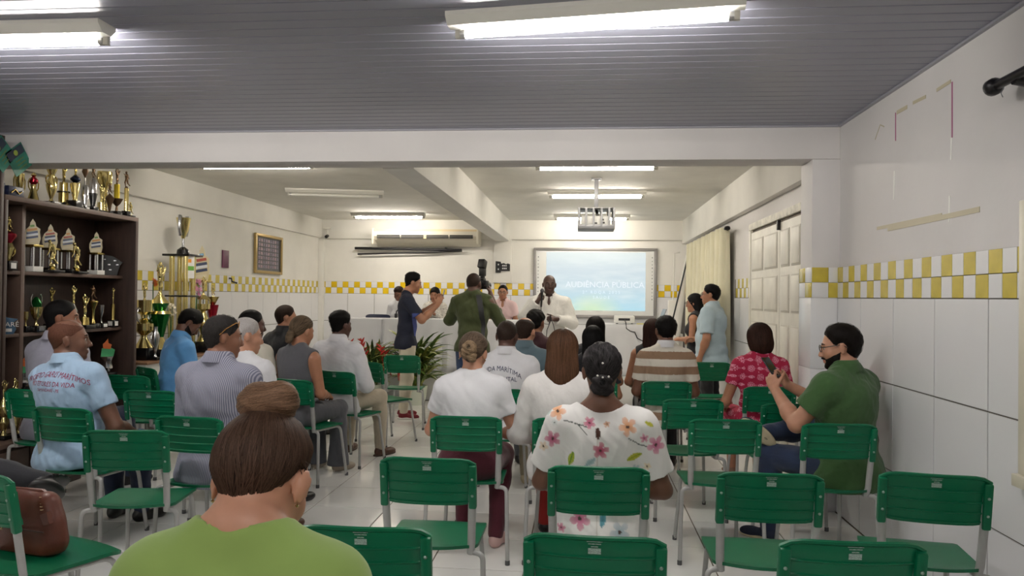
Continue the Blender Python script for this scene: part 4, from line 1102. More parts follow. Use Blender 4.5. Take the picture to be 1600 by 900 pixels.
def make_hair(body, hair, hp, HR, hs, h, out, hprims, hc):
    st = hair['style']; t = hair.get('t', .014); nm, col = hair['mat']; m_ = hair_mat(nm, col); hh = hair.get('h', max(.0055, h*.75))
    e = lambda c, r, k=None, Rr=None: ell(hp(*c), np.array(r)*hs, HR if Rr is None else HR@Rr, k)
    cap = [e((0, -.014, .028), (.0755+t, .095+t, .088+t*hair.get('top', 1.0))), e((0, -.045, -.025), (.064+t*.7, .060+t*.7, .062), k=.02)]
    P = cap[:]
    if st == 'long':
        L = hair.get('len', .3); wd = hair.get('w', .088)
        P += [e((0, -.062, -.02-L*.40), (wd, .052, L*.60), k=.03), e((-.055, -.03, -.02-L*.33), (.034, .05, L*.5), k=.03), e((.055, -.03, -.02-L*.33), (.034, .05, L*.5), k=.03)]
    if st == 'bob':
        P += [e((0, -.055, -.055), (.090, .062, .085), k=.03), e((-.066, -.0, -.05), (.026, .052, .085), k=.02), e((.066, -.0, -.05), (.026, .052, .085), k=.02)]
    bun = hair.get('bun')
    fl = hair.get('line', .06)         # forehead hairline height
    if st in ('long', 'bob'):
        F = Field(P, hh, k=.02, pad=.03)
        if hair.get('fold'): F.ripple(hair['fold'], 3, hair.get('ff', 90.), (1, 1, .25))
        n = HR@np.array([0, .86, -.5]); F.cut(n, float(n@hp(0, hair.get('fy', .078), fl)), .008)
    else:
        # hair as a layer over the scalp that thins out towards the hairline, the ears and the nape
        F = Field(hprims, hh, k=.028, pad=.045); x, y, z = F.xyz(); qx, qy, qz = to_head(x, y, z, hc, HR, hs)
        np_ = hair.get('nape', -.08)
        g = np.minimum(.0585-.5*fl-(.86*qy-.5*qz), qz-np_-.9*np.maximum(0, qy+.06)-hair.get('vee', .55 if st in ('bun', 'tied') else .15)*np.abs(qx))
        ax_ = np.abs(qx); g = np.minimum(g, (np.sqrt(((ax_-.082)/.040)**2+((qy+.004)/.027)**2+((qz+.016)/.036)**2)-1)*.03)
        if st == 'ring': g = np.minimum(g, (np.sqrt((qx/.066)**2+((qy-.01)/.095)**2+((qz-.125)/.06)**2)-1)*.05)
        g = g+.0022*np.sin(qx*330+2*np.sin(qz*210))*np.sin(qz*290+qy*250)
        rise = 1+(hair.get('top', 1.0)-1)*np.clip(qz/.09, 0, 1)
        u = np.clip(g/hair.get('fade', .035), 0, 1); th = np.where(g > 0, .0012+t*rise*u*u*(3-2*u), -.008)
        if hair.get('sidethin'): th = np.where(g > 0, .0012+(th-.0012)*np.clip((qz-.005)/.06, .04, 1), th)
        if hair.get('fold'): th = th+hair['fold']*np.sin(qx*hair.get('ff', 90)+3*np.sin(qz*40+qy*30))*np.clip(u*2, 0, 1)
        F.d = (F.d-th*hs).astype(np.float32)
    bs = []
    if bun:
        for c, r in bun: bs.append(e(c, r, k=.010))
        Fu = Field(cap+bs, hh, k=.012)
        F2 = Field(bs, hh, k=.012); F2.ripple(hair.get('bunfold', .003), 9, 120., (1, 1, 1))
        o2 = None
    o = link('hair', F.mesh('hair'), m_, body)
    if hair.get('label'): o['label'] = hair['label']
    if bun:
        o2 = link('hair_bun' if st == 'bun' else 'hair_tail', F2.mesh('hair_bun'), hair_mat(*hair.get('bunmat', hair['mat'])), o)
    ns = hair.get('strands', 0)
    if st in ('short', 'ring') and t > .006 and 'strands' not in hair and h < .0088:
        ns = 1100; hair = dict(hair, steps=4, seg=.006, r=.0011, jit=.45, lift=.004)
    if ns:
        V, Q = F.net(); g = np.random.default_rng(5); up = HR@np.array([0, 0, 1.]); S = V[g.integers(0, len(V), ns)]
        fw = HR@np.array([0, 1., 0])
        if bun:
            bc = hp(*bun[0][0]); fl_ = lambda Pp: (bc-Pp)/np.maximum(np.linalg.norm(bc-Pp, axis=1, keepdims=True), 1e-6)
        elif st in ('long', 'bob'): fl_ = lambda Pp: np.tile(np.array([0, 0, -1.0]), (len(Pp), 1))+.35*(Pp-hp(0, .02, .11))/.1*np.array([1, 1, 0])
        else:
            wc = hp(0, -.05, .12); fl_ = lambda Pp: (Pp-wc)/np.maximum(np.linalg.norm(Pp-wc, axis=1, keepdims=True), 1e-6)-.25*up
        V2, Q2 = strands(F, S, fl_, hair.get('steps', 8), hair.get('seg', .009), hair.get('r', .0013), hair.get('jit', .12), hair.get('lift', .0012), seed=3)
        so = link('hair_strands', np_mesh('hair_strands', V2, Q2), hair_mat(hair.get('smat', hair['mat'])[0]+'_s', hair.get('smat', hair['mat'])[1], True), o); so['kind'] = 'stuff'
        if bun:
            V, Q = F2.net(); S = V[g.integers(0, len(V), int(ns*hair.get('bunpart', .35)))]
            ax = HR@np.array(hair.get('bunaxis', (0, -.3, 1.)), float); bc = hp(*bun[0][0])
            fl2 = lambda Pp: np.cross(ax, Pp-bc)/np.maximum(np.linalg.norm(np.cross(ax, Pp-bc), axis=1, keepdims=True), 1e-6)+.2*ax
            V2, Q2 = strands(F2, S, fl2, 11, .009, hair.get('bunr', hair.get('r', .0013)), .10, seed=4)
            so = link('hair_strands', np_mesh('hair_strands', V2, Q2), hair_mat(hair.get('bsmat', hair.get('smat', hair['mat']))[0]+'_b', hair.get('bsmat', hair.get('smat', hair['mat']))[1], True), o); so['kind'] = 'stuff'
    return o
def lettering(out, rows, m_, side=-1):
    """print flat letters on the back of a shirt: each row (text, size, x, z, arc) in torso units, laid on the cloth surface"""
    F = out['topF']; o = out['top']
    for (txt, size, x, z, arc, slant) in rows:
        v, f = text_verts(txt, size); hw = max(abs(v[:, 0].min()), abs(v[:, 0].max()))
        X = x+v[:, 0]; Z = z+v[:, 1]-arc*(v[:, 0]/hw)**2+slant*v[:, 0]
        if side < 0: X = X
        ys = F.ax[1]; P = np.zeros((len(X), 3), np.float32); hit = np.full(len(X), ys[-1]); done = np.zeros(len(X), bool); prev = np.full(len(X), .5)
        for q, yy in enumerate(ys):
            P[:, 0] = X; P[:, 1] = yy; P[:, 2] = Z; d = F.at(P); new = (~done) & (d < 0)
            hit[new] = yy-F.h*(d[new]/(d[new]-prev[new]+1e-9))*-1*0-F.h*(-d[new])/(prev[new]-d[new]+1e-9); done |= new; prev = d
        ok = done
        P[:, 0] = X; P[:, 1] = hit-.0025; P[:, 2] = Z
        f = [q for q in f if all(ok[i] for i in q)]
        MB().add(P.tolist(), f).build('printed_lettering', m_, o)
# ------------------------------------------------------------------ cloths with a print
def stripe_mat(nm, c1, c2, period, zsplit=None):
    M = bpy.data.materials.new(nm); M.use_nodes = True; nt = M.node_tree; N = nt.nodes; L = nt.links; b = N['Principled BSDF']; b.inputs['Roughness'].default_value = .9
    tc = N.new('ShaderNodeTexCoord'); sp = N.new('ShaderNodeSeparateXYZ'); L.new(tc.outputs['Object'], sp.inputs[0])
    def mth(op, a, b_=None):
        n = N.new('ShaderNodeMath'); n.operation = op
        for i, v in enumerate((a, b_)):
            if v is None: continue
            if isinstance(v, (int, float)): n.inputs[i].default_value = v
            else: L.new(v, n.inputs[i])
        return n.outputs[0]
    f = 2*math.pi/period
    sx = mth('SINE', mth('MULTIPLY', sp.outputs['X'], f)); src = sx
    if zsplit is not None:
        sz = mth('SINE', mth('MULTIPLY', mth('SUBTRACT', sp.outputs['Z'], mth('MULTIPLY', sp.outputs['Y'], .6)), f))
        g = mth('GREATER_THAN', sp.outputs['Z'], zsplit); src = mth('ADD', mth('MULTIPLY', sz, g), mth('MULTIPLY', sx, mth('SUBTRACT', 1.0, g)))
    mr = N.new('ShaderNodeMapRange'); L.new(src, mr.inputs[0]); mr.inputs[1].default_value = -.4; mr.inputs[2].default_value = .4
    mx = N.new('ShaderNodeMixRGB'); L.new(mr.outputs[0], mx.inputs[0]); mx.inputs[1].default_value = lin(c1); mx.inputs[2].default_value = lin(c2); L.new(mx.outputs[0], b.inputs['Base Color'])
    return M
def l3(c): return np.array(lin(c)[:3])
def paint_bands(V, o):
    z = V[:, 2]; tan = ((1.060-z) % .123) < .062; tan &= (z < 1.060)
    return np.where(tan[:, None], l3('92765f'), l3('d8d2c6'))
def paint_navy(V, o):
    C = np.tile(l3('10162a'), (len(V), 1)); d = V[:, 1]-.10-.16*(1.26-V[:, 2])
    m_ = (np.abs(d) < .045) & (V[:, 2] > 1.0) & (V[:, 2] < 1.28) & (V[:, 0] > 0); C[m_] = l3('3d4a86'); return C
FLOWERS = []      # (x, z, radius, petals, colour, centre colour, kind)
def fl_(px, py, r, col, cc='4b3a34', kind='f', ang=0.):
    FLOWERS.append(((px-955)*3.06/1150, 1.5-(py-464.6)*3.06/1150, r, col, cc, kind, ang))
for a_ in ((884, 648, .036, 'd3935f'), (995, 667, .040, 'd3935f'), (877, 691, .036, 'b23a6c'), (953, 703, .036, 'b52a5c'), (935, 662, .026, 'b8436f'), (1040, 696, .040, 'c05a86'), (1021, 685, .020, 'bd5a80'),
           (962, 663, .014, 'c08a5f'), (922, 808, .044, 'c4618a'), (893, 826, .020, 'b9587c'), (983, 824, .042, '9fb4bd'), (871, 812, .02, 'c46a86'), (1008, 735, .022, '9bb6bf'),
           (862, 705, .022, 'd0bfa3'), (1027, 731, .018, 'd8c9a6'), (880, 665, .016, 'c9d2cf')): fl_(*a_)
for a_ in ((907, 720, .034, 'a3b13c', '5f8e2e', 'l', 1.3), (1006, 714, .036, 'b7b63a', '8a9c2c', 'l', .35), (957, 806, .034, '5f9cab', '4b8796', 'l', 1.4), (937, 722, .03, 'a9bcc0', '8fa7ad', 'l', .7), (1029, 663, .022, 'c5c24a', 'a5ab36', 'l', -.5), (866, 652, .03, 'b9c6c2', '9db0ac', 'l', .6)): fl_(*a_)
def paint_floral(V, o):
    C = np.tile(l3('e2e0de'), (len(V), 1)); x, z = V[:, 0], V[:, 2]
    back = V[:, 1] < .06
    for (x0_, z0_, x1_, z1_) in ((-.16, .98, -.05, .955), (-.10, .965, -.065, .93), (.11, .915, .16, .885), (.16, .885, .20, .875)):
        t = np.clip(((x-x0_)*(x1_-x0_)+(z-z0_)*(z1_-z0_))/((x1_-x0_)**2+(z1_-z0_)**2), 0, 1); d = np.hypot(x-x0_-t*(x1_-x0_), z-z0_-t*(z1_-z0_)); C[(d < .0022) & back] = l3('4d524e')
    kd = np.hypot((x+.018)/.010, (z-.935-.0*x)/.024); C[(np.abs(x+.018) < .0016) & back & (z < .92)] = l3('c9c4bd'); C[(kd < 1) & back] = l3('4a2d22')
    for (cx, cz, r, col, cc, kind, ang) in FLOWERS:
        dx, dz = x-cx, z-cz; d = np.hypot(dx, dz); th = np.arctan2(dz, dx)
        if kind == 'f':
            pr = r*(.35+.65*np.abs(np.cos(2.5*(th+cx*40)))**.7); m_ = (d < pr) & back; sh = np.clip(d/r, 0, 1)[:, None]
            C[m_] = (l3(col)*(1-.45*sh)+l3('f0e4e2')*.45*sh)[m_]; C[(d < r*.17) & back] = l3(cc)
        else:
            u = dx*math.cos(ang)+dz*math.sin(ang); v = -dx*math.sin(ang)+dz*math.cos(ang); m_ = ((np.abs(v) < .38*r*(1-(u/r)**2)) & (np.abs(u) < r)) & back
            C[m_] = l3(col); C[m_ & (np.abs(v) < .06*r)] = l3(cc)
    return C
def paint_rosette(V, o):
    C = np.tile(l3('a5163f'), (len(V), 1)); x, z = V[:, 0]+.35*np.where(np.abs(V[:, 0]) > .15, V[:, 1], 0), V[:, 2]
    P_ = .066; ix = np.floor(x/P_); iz = np.floor(z/P_); dx = x-(ix+.5)*P_; dz = z-(iz+.5)*P_; d = np.hypot(dx, dz); th = np.arctan2(dz, dx); pal = l3('dc8fa6')
    k = (ix+iz) % 2 == 0
    ring = k & (np.abs(d-.021) < .005) & (np.cos(th*11) > -.25); ring |= k & (np.abs(d-.009) < .0035)
    dots = ~k & (np.abs(dz) < .005) & (np.cos(dx*2*math.pi/.018) > .1); dots |= ~k & (np.abs(np.hypot(dx, dz*1.4)-.013) < .0038)
    C[ring | dots] = pal; C[(np.abs(np.abs(x)-.045) < .004) & (np.cos(z*2*math.pi/.03) > 0) & (z > .9)] = pal
    return C
def seat_at(key, fwd=0., side=0.):
    lb, x, y, yw = CHAIRS[key]; o = rot_rz((side, .212+fwd), R(yw)); return (x+o[0], y+o[1])
white_tee = fabric('white_cotton', 'dbdbdf'); blk_cloth = fabric('black', '15151a'); jeans = fabric('jeans_blue', '26395a', var=.2, vscale=9); dkjeans = fabric('jeans_dark', '1c2740', var=.2, vscale=9)
beige_tr = fabric('beige_chino', 'aca290'); grey_tr = fabric('grey_trouser', '4e4f55'); leather_br = mat('brown_leather', '4c3022', .45, var=.15, vscale=20); blk_leather = mat('black_leather', '141314', .4)
beige_shoe = mat('beige_canvas', 'b5a68a', .8, var=.08, vscale=30, bump=.2, bscale=120); white_sole = mat('white_rubber', 'd8d6d0', .6)
BLK = ('black', '0e0c0c'); DBR = ('dark_brown', '241812')
AUD = 'people seated in the audience'
# --- foreground woman
P1 = person('woman in a lime green top with a high brown bun, nearest the camera', (-.578, 1.15), sc=.965, drop=.025, shrug=.028, skin='light', female=True, lean=9, head=(-5, 24, 0), neckfwd=.03, wide=1.06, fat=1.12, h=.006, group=AUD, earrings=True, ears=.005,
    arms=(((-.26, .10, .17), (-.10, .30, .14)), ((.26, .10, .17), (.10, .30, .14))),
    top=dict(mat=fabric('lime_jersey', '86a054', bump=.15, bscale=25), sleeve='long', neck=.092, neck_z=.03, name='top', fold=.0022, ff=22, h=.007), bottom=dict(mat=dkjeans),
    hair=dict(style='bun', t=.010, mat=('brunette', '231813'), smat=('brunette', '402f25'), bsmat=('bun_brown', '6a5240'), bunmat=('bun_brown', '4a3729'), bun=[((-.006, -.052, .128), (.054, .046, .036)), ((.02, -.062, .135), (.034, .034, .03))], nape=-.075, strands=5200, steps=11, seg=.0095, r=.0011, jit=.10, h=.005, bunaxis=(0, -.35, 1), bunpart=.55, bunr=.0018))
# --- left block
P2 = person('bald man in a light blue polo with red lettering on the back, looking right', (-3.065, 4.17), yaw=-12, side_lean=-5, headsc=1.06, sc=0.975, skin='brown', lean=1, head=(-44, 4, 3), fat=1.3, wide=1.20, h=.007, group=AUD,
    arms=(((-.25, .10, .17), (-.12, .30, .10)), ((.285, .06, .155), (.24, .28, .06))), top=dict(mat=fabric('light_blue_pique', '9db8d3'), sleeve='short', collar=.03, slen=.6, fold=.0045), bottom=dict(mat=dkjeans),
    shoes=dict(mat=blk_leather), face=True, hair=dict(style='ring', t=.0006, mat=('shaved_brown', '553629'), nape=-.06))
def lettering2(out, rows, m_):
    for (txt, size, xs, x, z, arc, sl) in rows:
        global text_verts; base = text_verts
        def sq(t, s): v, f = base(t, s); v = v.copy(); v[:, 0] *= xs; return v, f
        text_verts = sq
        try: lettering(out, [(txt, size, x, z, arc, sl)], m_)
        finally: text_verts = base
red_print = mat('red_print', '963050', .8); navy_print = mat('navy_print', '20264a', .8)
lettering2(P2, [('PROJETO GARIS MARÍTIMOS', .045, .80, -.02, .99, .045, 0), ('PROTETORES DA VIDA', .039, .82, -.035, .938, .006, 0), ('TAMANDARÉ - PE', .026, .82, -.03, .907, .003, 0)], red_print)
person('tall man with glasses and grey shirt behind the bald man, by the bookcase', (-3.79, 4.98), yaw=-18, headsc=1.04, sc=1.10, skin='mid', lean=2, head=(-44, 3, 0), fat=1.2, wide=1.15, group=AUD, top=dict(mat=fabric('lavender_grey', '9c9cab'), sleeve='short', collar=.028), bottom=dict(mat=dkjeans), shoes=dict(mat=blk_leather),
    hair=dict(style='short', t=.009, mat=BLK), glasses={}, face=True)
person('man in a sky blue polo bent over his writing beside the trophies', (-3.73, 6.37), yaw=-42, sc=1.013, skin='brown', lean=10, head=(-16, 36, 0), neckfwd=.03, fat=1.15, wide=1.05, h=.007, group=AUD,
    arms=(((-.23, .16, .17), (-.06, .34, .17)), ((.25, .14, .15), (.10, .36, .19))), hands=(None, dict(n=(-.2, .1, -1), curl=50)), top=dict(mat=fabric('sky_blue_pique', '5d98cf'), sleeve='short', collar=.03, cuff=None), bottom=dict(mat=dkjeans), shoes=dict(mat=blk_leather),
    hair=dict(style='short', t=.016, mat=BLK), beard=('black_beard', '110d0c'), face=True)
person('grey-haired man in a fine striped shirt with sunglasses pushed up on his head', seat_at('C5', .05), yaw=-12, sc=1.028, skin='mid', lean=3, head=(-42, 5, 0), fat=1.3, wide=1.16, h=.008, group=AUD, top=dict(mat=stripe_mat('cloth_pinstripe', 'a3a3b0', '6a6c80', .0095), sleeve='long', collar=.032, fold=.004, hem=-.13), bottom=dict(mat=fabric('brown_trouser', '3a3128')), shoes=dict(mat=leather_br),
    hair=dict(style='short', t=.010, mat=('iron_grey', '2e2b2a')), glasses=dict(up=.075, mat=mat('glasses_mustard', '9a6a28', .35), lens=mat('lens_dark', '0b0b0c', .1)), face=True)
person('white-haired man with dark glasses and a white tee shirt', (-2.27, 4.70), yaw=-16, sc=0.986, skin='light', lean=4, head=(-36, 5, 0), fat=1.15, wide=1.1, group=AUD, top=dict(mat=white_tee, sleeve='short', neck=.075), bottom=dict(mat=grey_tr), shoes=dict(mat=blk_leather),
    hair=dict(style='short', t=.009, mat=('silver', 'a7a29f')), glasses={}, face=True)
person('dark-skinned man in a cream shirt behind the white-haired man', (-2.74, 5.78), yaw=-20, sc=1.023, skin='dark', lean=4, head=(-35, 4, 0), group=AUD, top=dict(mat=fabric('cream_shirt', 'cfc9bb'), sleeve='short', collar=.028), bottom=dict(mat=grey_tr), shoes=dict(mat=blk_leather), hair=dict(style='short', t=.008, mat=BLK))
person('man in a black polo sitting by the tiled left wall', (-3.03, 7.22), yaw=-22, sc=1.043, skin='tan', lean=2, head=(-40, 2, 0), group=AUD, top=dict(mat=blk_cloth, sleeve='short', collar=.03), bottom=dict(mat=grey_tr), shoes=dict(mat=blk_leather), hair=dict(style='short', t=.010, mat=DBR))
person('woman in a grey sleeveless top with a low blond ponytail', (-2.31, 5.76), yaw=-20, sc=.965, skin='tan', female=True, lean=5, head=(-8, 10, 0), wide=1.08, group=AUD, h=.008,
    arms=(((-.22, .08, .17), (-.08, .27, .12)), ((.225, .06, .165), (.12, .28, .12))), legs=(((-.10, .42, -.015), (-.10, .40, None)), ((.12, .43, -.01), (.13, .42, None))),
    top=dict(mat=fabric('charcoal_top', '58585d'), sleeve='none', name='top', neck=.066), bottom=dict(mat=grey_tr, flare=.085), shoes=dict(mat=mat('beige_pump', '9b8f80', .4), heel=1, heel_mat=mat('clear_heel', 'b9b2a6', .2)),
    hair=dict(style='tied', t=.012, mat=('dark_blond', '2c241d'), smat=('dark_blond', '5a4b3b'), bun=[((0, -.105, -.045), (.034, .03, .03)), ((0, -.115, -.085), (.040, .022, .045))], strands=1500, r=.0016, nape=-.08))
person('man in a white shirt and beige trousers sitting beside the aisle', (-2.19, 6.43), yaw=-20, sc=0.993, skin='dark', lean=2, head=(-10, 2, 0), wide=1.20, fat=1.15, group=AUD, h=.008, top=dict(mat=fabric('white_oxford', 'd3d3d8'), sleeve='threequarter', collar=.034, fold=.0045), bottom=dict(mat=beige_tr), shoes=dict(mat=leather_br, sole=mat('brown_sole', '3a2618', .6)),
    arms=(((-.25, .10, .17), (-.10, .30, .12)), ((.255, .10, .15), (.13, .32, .10))), legs=(((-.16, .42, -.0), (-.17, .40, None)), ((.17, .42, .0), (.20, .40, None))), hair=dict(style='short', t=.016, top=1.5, mat=BLK, nape=-.07, sidethin=1))
# --- standing people
P11 = person('young man in a navy tee standing and filming with his phone', (-2.16, 8.87), yaw=-72, sit=False, sc=1.03, skin='tan', lean=2, head=(-2, 12, 0), neckfwd=.035, wide=.92, fat=.92, h=.006, group='people standing',
    arms=(((-.18, .17, .27), (-.055, .37, .44)), ((.19, .17, .24), (.06, .37, .42))), hands=(dict(d=(.1, .35, .9), n=(.9, .3, 0), curl=38), dict(d=(-.1, .35, .9), n=(-.9, .3, 0), curl=38)),
    top=dict(mat=mat('cloth_navy_tee', '10162a', .85, attr='print', bump=.25, bscale=45), paint=paint_navy, sleeve='short', slen=.72, neck=.066, hem=-.11, fold=.004), bottom=dict(mat=fabric('stone_chino', 'c2b9a6')), shoes=dict(mat=mat('red_mesh', '6d1420', .7), sole=white_sole), face=True,
    hair=dict(style='short', t=.010, top=1.7, mat=BLK, nape=-.07, line=.066, sidethin=1, fade=.03))
P12 = person('photographer in an olive long-sleeved shirt and jeans, standing with his back turned', (-1.235, 8.2), yaw=-6, sit=False, sc=1.02, skin='dark', lean=2, head=(-10, 2, 0), wide=1.05, h=.007, group='people standing',
    arms=(((-.29, .10, .27), (-.04, .27, .60)), ((.285, .10, .27), (.15, .22, .57))), hands=(dict(d=(.5, .5, .7), n=(0, -.9, .3), curl=50), dict(d=(-.2, .2, .9), n=(-.9, .1, .1), curl=45)),
    top=dict(mat=fabric('olive_knit', '39411f'), sleeve='threequarter', neck=.066, hem=-.07, fold=.005), bottom=dict(mat=jeans), shoes=dict(mat=blk_leather), shrug=.03, hair=dict(style='thin', t=.0022, mat=('shaved_dark', '2c211c'), nape=-.05))
P16 = person('bald speaker in a loose white shirt talking into a microphone', (-.42, 9.2), yaw=180, sit=False, sc=1.03, skin='deep', lean=1, head=(8, 2, 0), wide=1.12, fat=1.1, h=.0065, group='people standing', face=True,
    arms=(((-.28, .05, .22), (-.10, .25, .27)), ((.30, .08, .29), (.13, .20, .47))), hands=(dict(d=(.7, .6, .1), n=(.3, -.6, -.5), curl=55), dict(d=(-.35, .5, .6), n=(-.8, -.2, .1), curl=62)),
    top=dict(mat=fabric('white_linen', 'dbd9d4', bump=.5), sleeve='long', collar=.03, vee=1, neck=.078, hem=-.16, fold=.007, ease=.022, h=.0075), bottom=dict(mat=fabric('light_trouser', 'b7b2a6')), shoes=dict(mat=leather_br))
P27 = person('woman with long black hair and glasses standing beside the curtain, facing left', (1.46, 9.62), yaw=66, sit=False, sc=.90, skin='tan', female=True, lean=2, head=(6, 4, 0), h=.008, group='people standing', face=True, arms=(((-.21, .02, .17), (-.08, .24, .16)), ((.21, .02, .17), (.08, .24, .16))),
    top=dict(mat=blk_cloth, sleeve='none', name='top', neck=.085, hem=-.05), bottom=dict(mat=dkjeans), shoes=dict(mat=blk_leather), hair=dict(style='long', t=.014, len=.36, w=.078, mat=BLK), glasses=dict(mat=mat('glasses_thin', '5a5048', .3)), earrings=True)
P28 = person('heavy man in a pale denim shirt with glasses standing by the right wall', (1.52, 8.9), yaw=62, sit=False, sc=.965, skin='tan', lean=0, head=(10, 2, 0), fat=1.45, wide=1.12, h=.0075, group='people standing', face=True,
    arms=(((-.27, -.03, .16), (-.235, .06, -.07)), ((.27, .02, .17), (.12, .26, .12))), hands=(dict(n=(.9, .1, 0), curl=35), None),
    top=dict(mat=fabric('pale_denim', 'a3b5bf', var=.1, vscale=7), sleeve='short', slen=.82, collar=.034, hem=-.20, fold=.0045, ease=.02), bottom=dict(mat=blk_cloth), shoes=dict(mat=blk_leather), hair=dict(style='short', t=.013, mat=BLK), glasses=dict(mat=mat('glasses_thin', '5a5048', .3)))
# --- stage table
person('woman in a white jacket bending forward at the stage table behind the phone man', (-3.05, 12.2), yaw=170, z0=.35, sc=.945, skin='brown', female=True, lean=9, head=(0, 22, 0), h=.01, group='people at the stage table', face=True, top=dict(mat=white_tee, sleeve='long', collar=.03), bottom=dict(mat=grey_tr), hair=dict(style='tied', t=.012, mat=DBR, bun=[((0, -.10, .05), (.04, .03, .035))]), shoes=dict(mat=blk_leather))
person('woman with straight black hair in a patterned white blouse at the stage table', (-2.47, 12.2), yaw=178, z0=.35, sc=.925, skin='tan', female=True, lean=3, head=(0, 8, 0), h=.01, group='people at the stage table', face=True, top=dict(mat=fabric('speckled_white', 'cfcbc3', var=.45, vscale=60), sleeve='long', name='blouse'), bottom=dict(mat=grey_tr), hair=dict(style='long', t=.013, len=.26, mat=BLK), shoes=dict(mat=blk_leather),
    arms=(((-.22, .12, .19), (-.05, .28, .33)), ((.22, .12, .19), (.05, .28, .33))))
person('man with glasses in a pale pink shirt sitting at the stage table', (-1.325, 12.2), yaw=180, z0=.35, sc=0.993, skin='tan', lean=3, head=(0, 2, 0), h=.009, group='people at the stage table', face=True, top=dict(mat=fabric('pale_pink', 'd9bcbd'), sleeve='short', collar=.032, vee=1), bottom=dict(mat=grey_tr), hair=dict(style='short', t=.007, mat=BLK, line=.07), glasses=dict(mat=mat('glasses_thin', '5a5048', .3)), shoes=dict(mat=blk_leather))
# --- middle block
person('woman with a messy blond bun in a white tee and maroon trousers', seat_at('C13', .0), yaw=0, sc=.925, skin='light', female=True, lean=5, head=(-6, 12, 3), wide=1.10, fat=1.05, h=.007, group=AUD,
    arms=(((-.275, .12, .17), (-.12, .32, .12)), ((.275, .12, .17), (.12, .32, .12))), legs=(((-.12, .42, -.015), (-.10, .40, None)), ((.16, .40, -.03), (.15, .16, None))),
    top=dict(mat=white_tee, sleeve='short', slen=.50, neck=.08, name='tee_shirt', fold=.004, hem=.10, ease=.018), bottom=dict(mat=fabric('maroon_scrub', '4b1222'), waist=.15), shoes=dict(mat=mat('pink_shoe', 'c7a5a0', .6)), earrings=True,
    hair=dict(style='bun', t=.011, mat=('ash_blond', '2c241d'), smat=('ash_blond', '54463a'), bunmat=('ash_bun_core', '3f3427'), bsmat=('ash_bun', '7a6650'), bun=[((.004, -.112, .0), (.042, .034, .042)), ((-.02, -.10, -.03), (.03, .03, .03)), ((.02, -.10, -.05), (.028, .025, .03))], strands=2400, r=.0013, jit=.3, bunaxis=(0, -1, .1), bunfold=.006, nape=-.08))
P18 = person('man with a shaved head in a white shirt with navy lettering on the back', (-.575, 5.48), yaw=-3, sc=0.973, skin='dark', lean=5, head=(-4, 6, 0), wide=1.14, fat=1.15, h=.0075, group=AUD, top=dict(mat=white_tee, sleeve='short', collar=.03, fold=.003), bottom=dict(mat=fabric('khaki', '8b806a')), shoes=dict(mat=beige_shoe),
    hair=dict(style='thin', t=.002, mat=('shaved_dark', '2c211c'), nape=-.05))
lettering2(P18, [('RONDA MARÍTIMA', .050, .80, -.035, .952, .062, 0), ('AMBIENTAL', .046, .85, .0, .878, .004, 0)], navy_print)
person('balding man in a blue-grey shirt with a collar', (-.49, 6.17), yaw=-6, sc=0.978, skin='light', lean=4, head=(-12, 5, 0), h=.009, group=AUD, top=dict(mat=fabric('slate_blue', '5c7079'), sleeve='short', collar=.034), bottom=dict(mat=grey_tr), shoes=dict(mat=blk_leather), hair=dict(style='ring', t=.008, mat=('brown_thin', '2b1f19')))
person('man with thick black hair in a dark maroon shirt near the speaker', (-.48, 7.24), yaw=-14, sc=1.028, skin='mid', lean=4, head=(-4, 4, 0), h=.009, group=AUD, top=dict(mat=fabric('dark_maroon', '35131b'), sleeve='short', collar=.02), bottom=dict(mat=grey_tr), shoes=dict(mat=blk_leather), hair=dict(style='short', t=.018, mat=BLK, fold=.003))
person('woman with smooth auburn hair in a sheer white blouse', seat_at('C16', .0, -.04), yaw=0, sc=.945, skin='tan', female=True, lean=5, head=(0, 4, 0), wide=1.10, h=.0075, group=AUD, arms=(((-.27, .08, .16), (-.15, .28, .10)), ((.25, .08, .16), (.12, .28, .10))),
    top=dict(mat=fabric('white_voile', 'd8d5d3'), sleeve='long', collar=.026, name='blouse', fold=.004, ease=.018), bottom=dict(mat=fabric('red_skirt', '9c2520')), shoes=dict(mat=blk_leather, sandal=1),
    hair=dict(style='long', t=.019, len=.25, w=.098, mat=('auburn', '2a1b13'), smat=('auburn', '483122'), strands=2600, steps=12, seg=.016, r=.0014, jit=.06))
person('woman with long straight black hair in a black top', (.085, 6.12), yaw=0, sc=.895, skin='tan', female=True, h=.009, group=AUD, head=(0, 3, 0), top=dict(mat=blk_cloth, sleeve='short', name='top'), bottom=dict(mat=dkjeans), shoes=dict(mat=blk_leather), hair=dict(style='long', t=.015, len=.44, w=.085, mat=('jet', '0a0909'), strands=900, steps=12, seg=.018, r=.0018, jit=.06))
person('dark-haired woman just behind the left edge of the projector table', (.12, 6.95), yaw=0, sc=.965, skin='tan', female=True, h=.009, group=AUD, head=(0, 3, 0), top=dict(mat=fabric('dark_grey_top', '2a2a2e'), sleeve='short', name='top'), bottom=dict(mat=dkjeans), shoes=dict(mat=blk_leather), hair=dict(style='long', t=.014, len=.34, w=.08, mat=('soft_black', '15110f'), strands=900, steps=12, seg=.018, r=.0018, jit=.06))
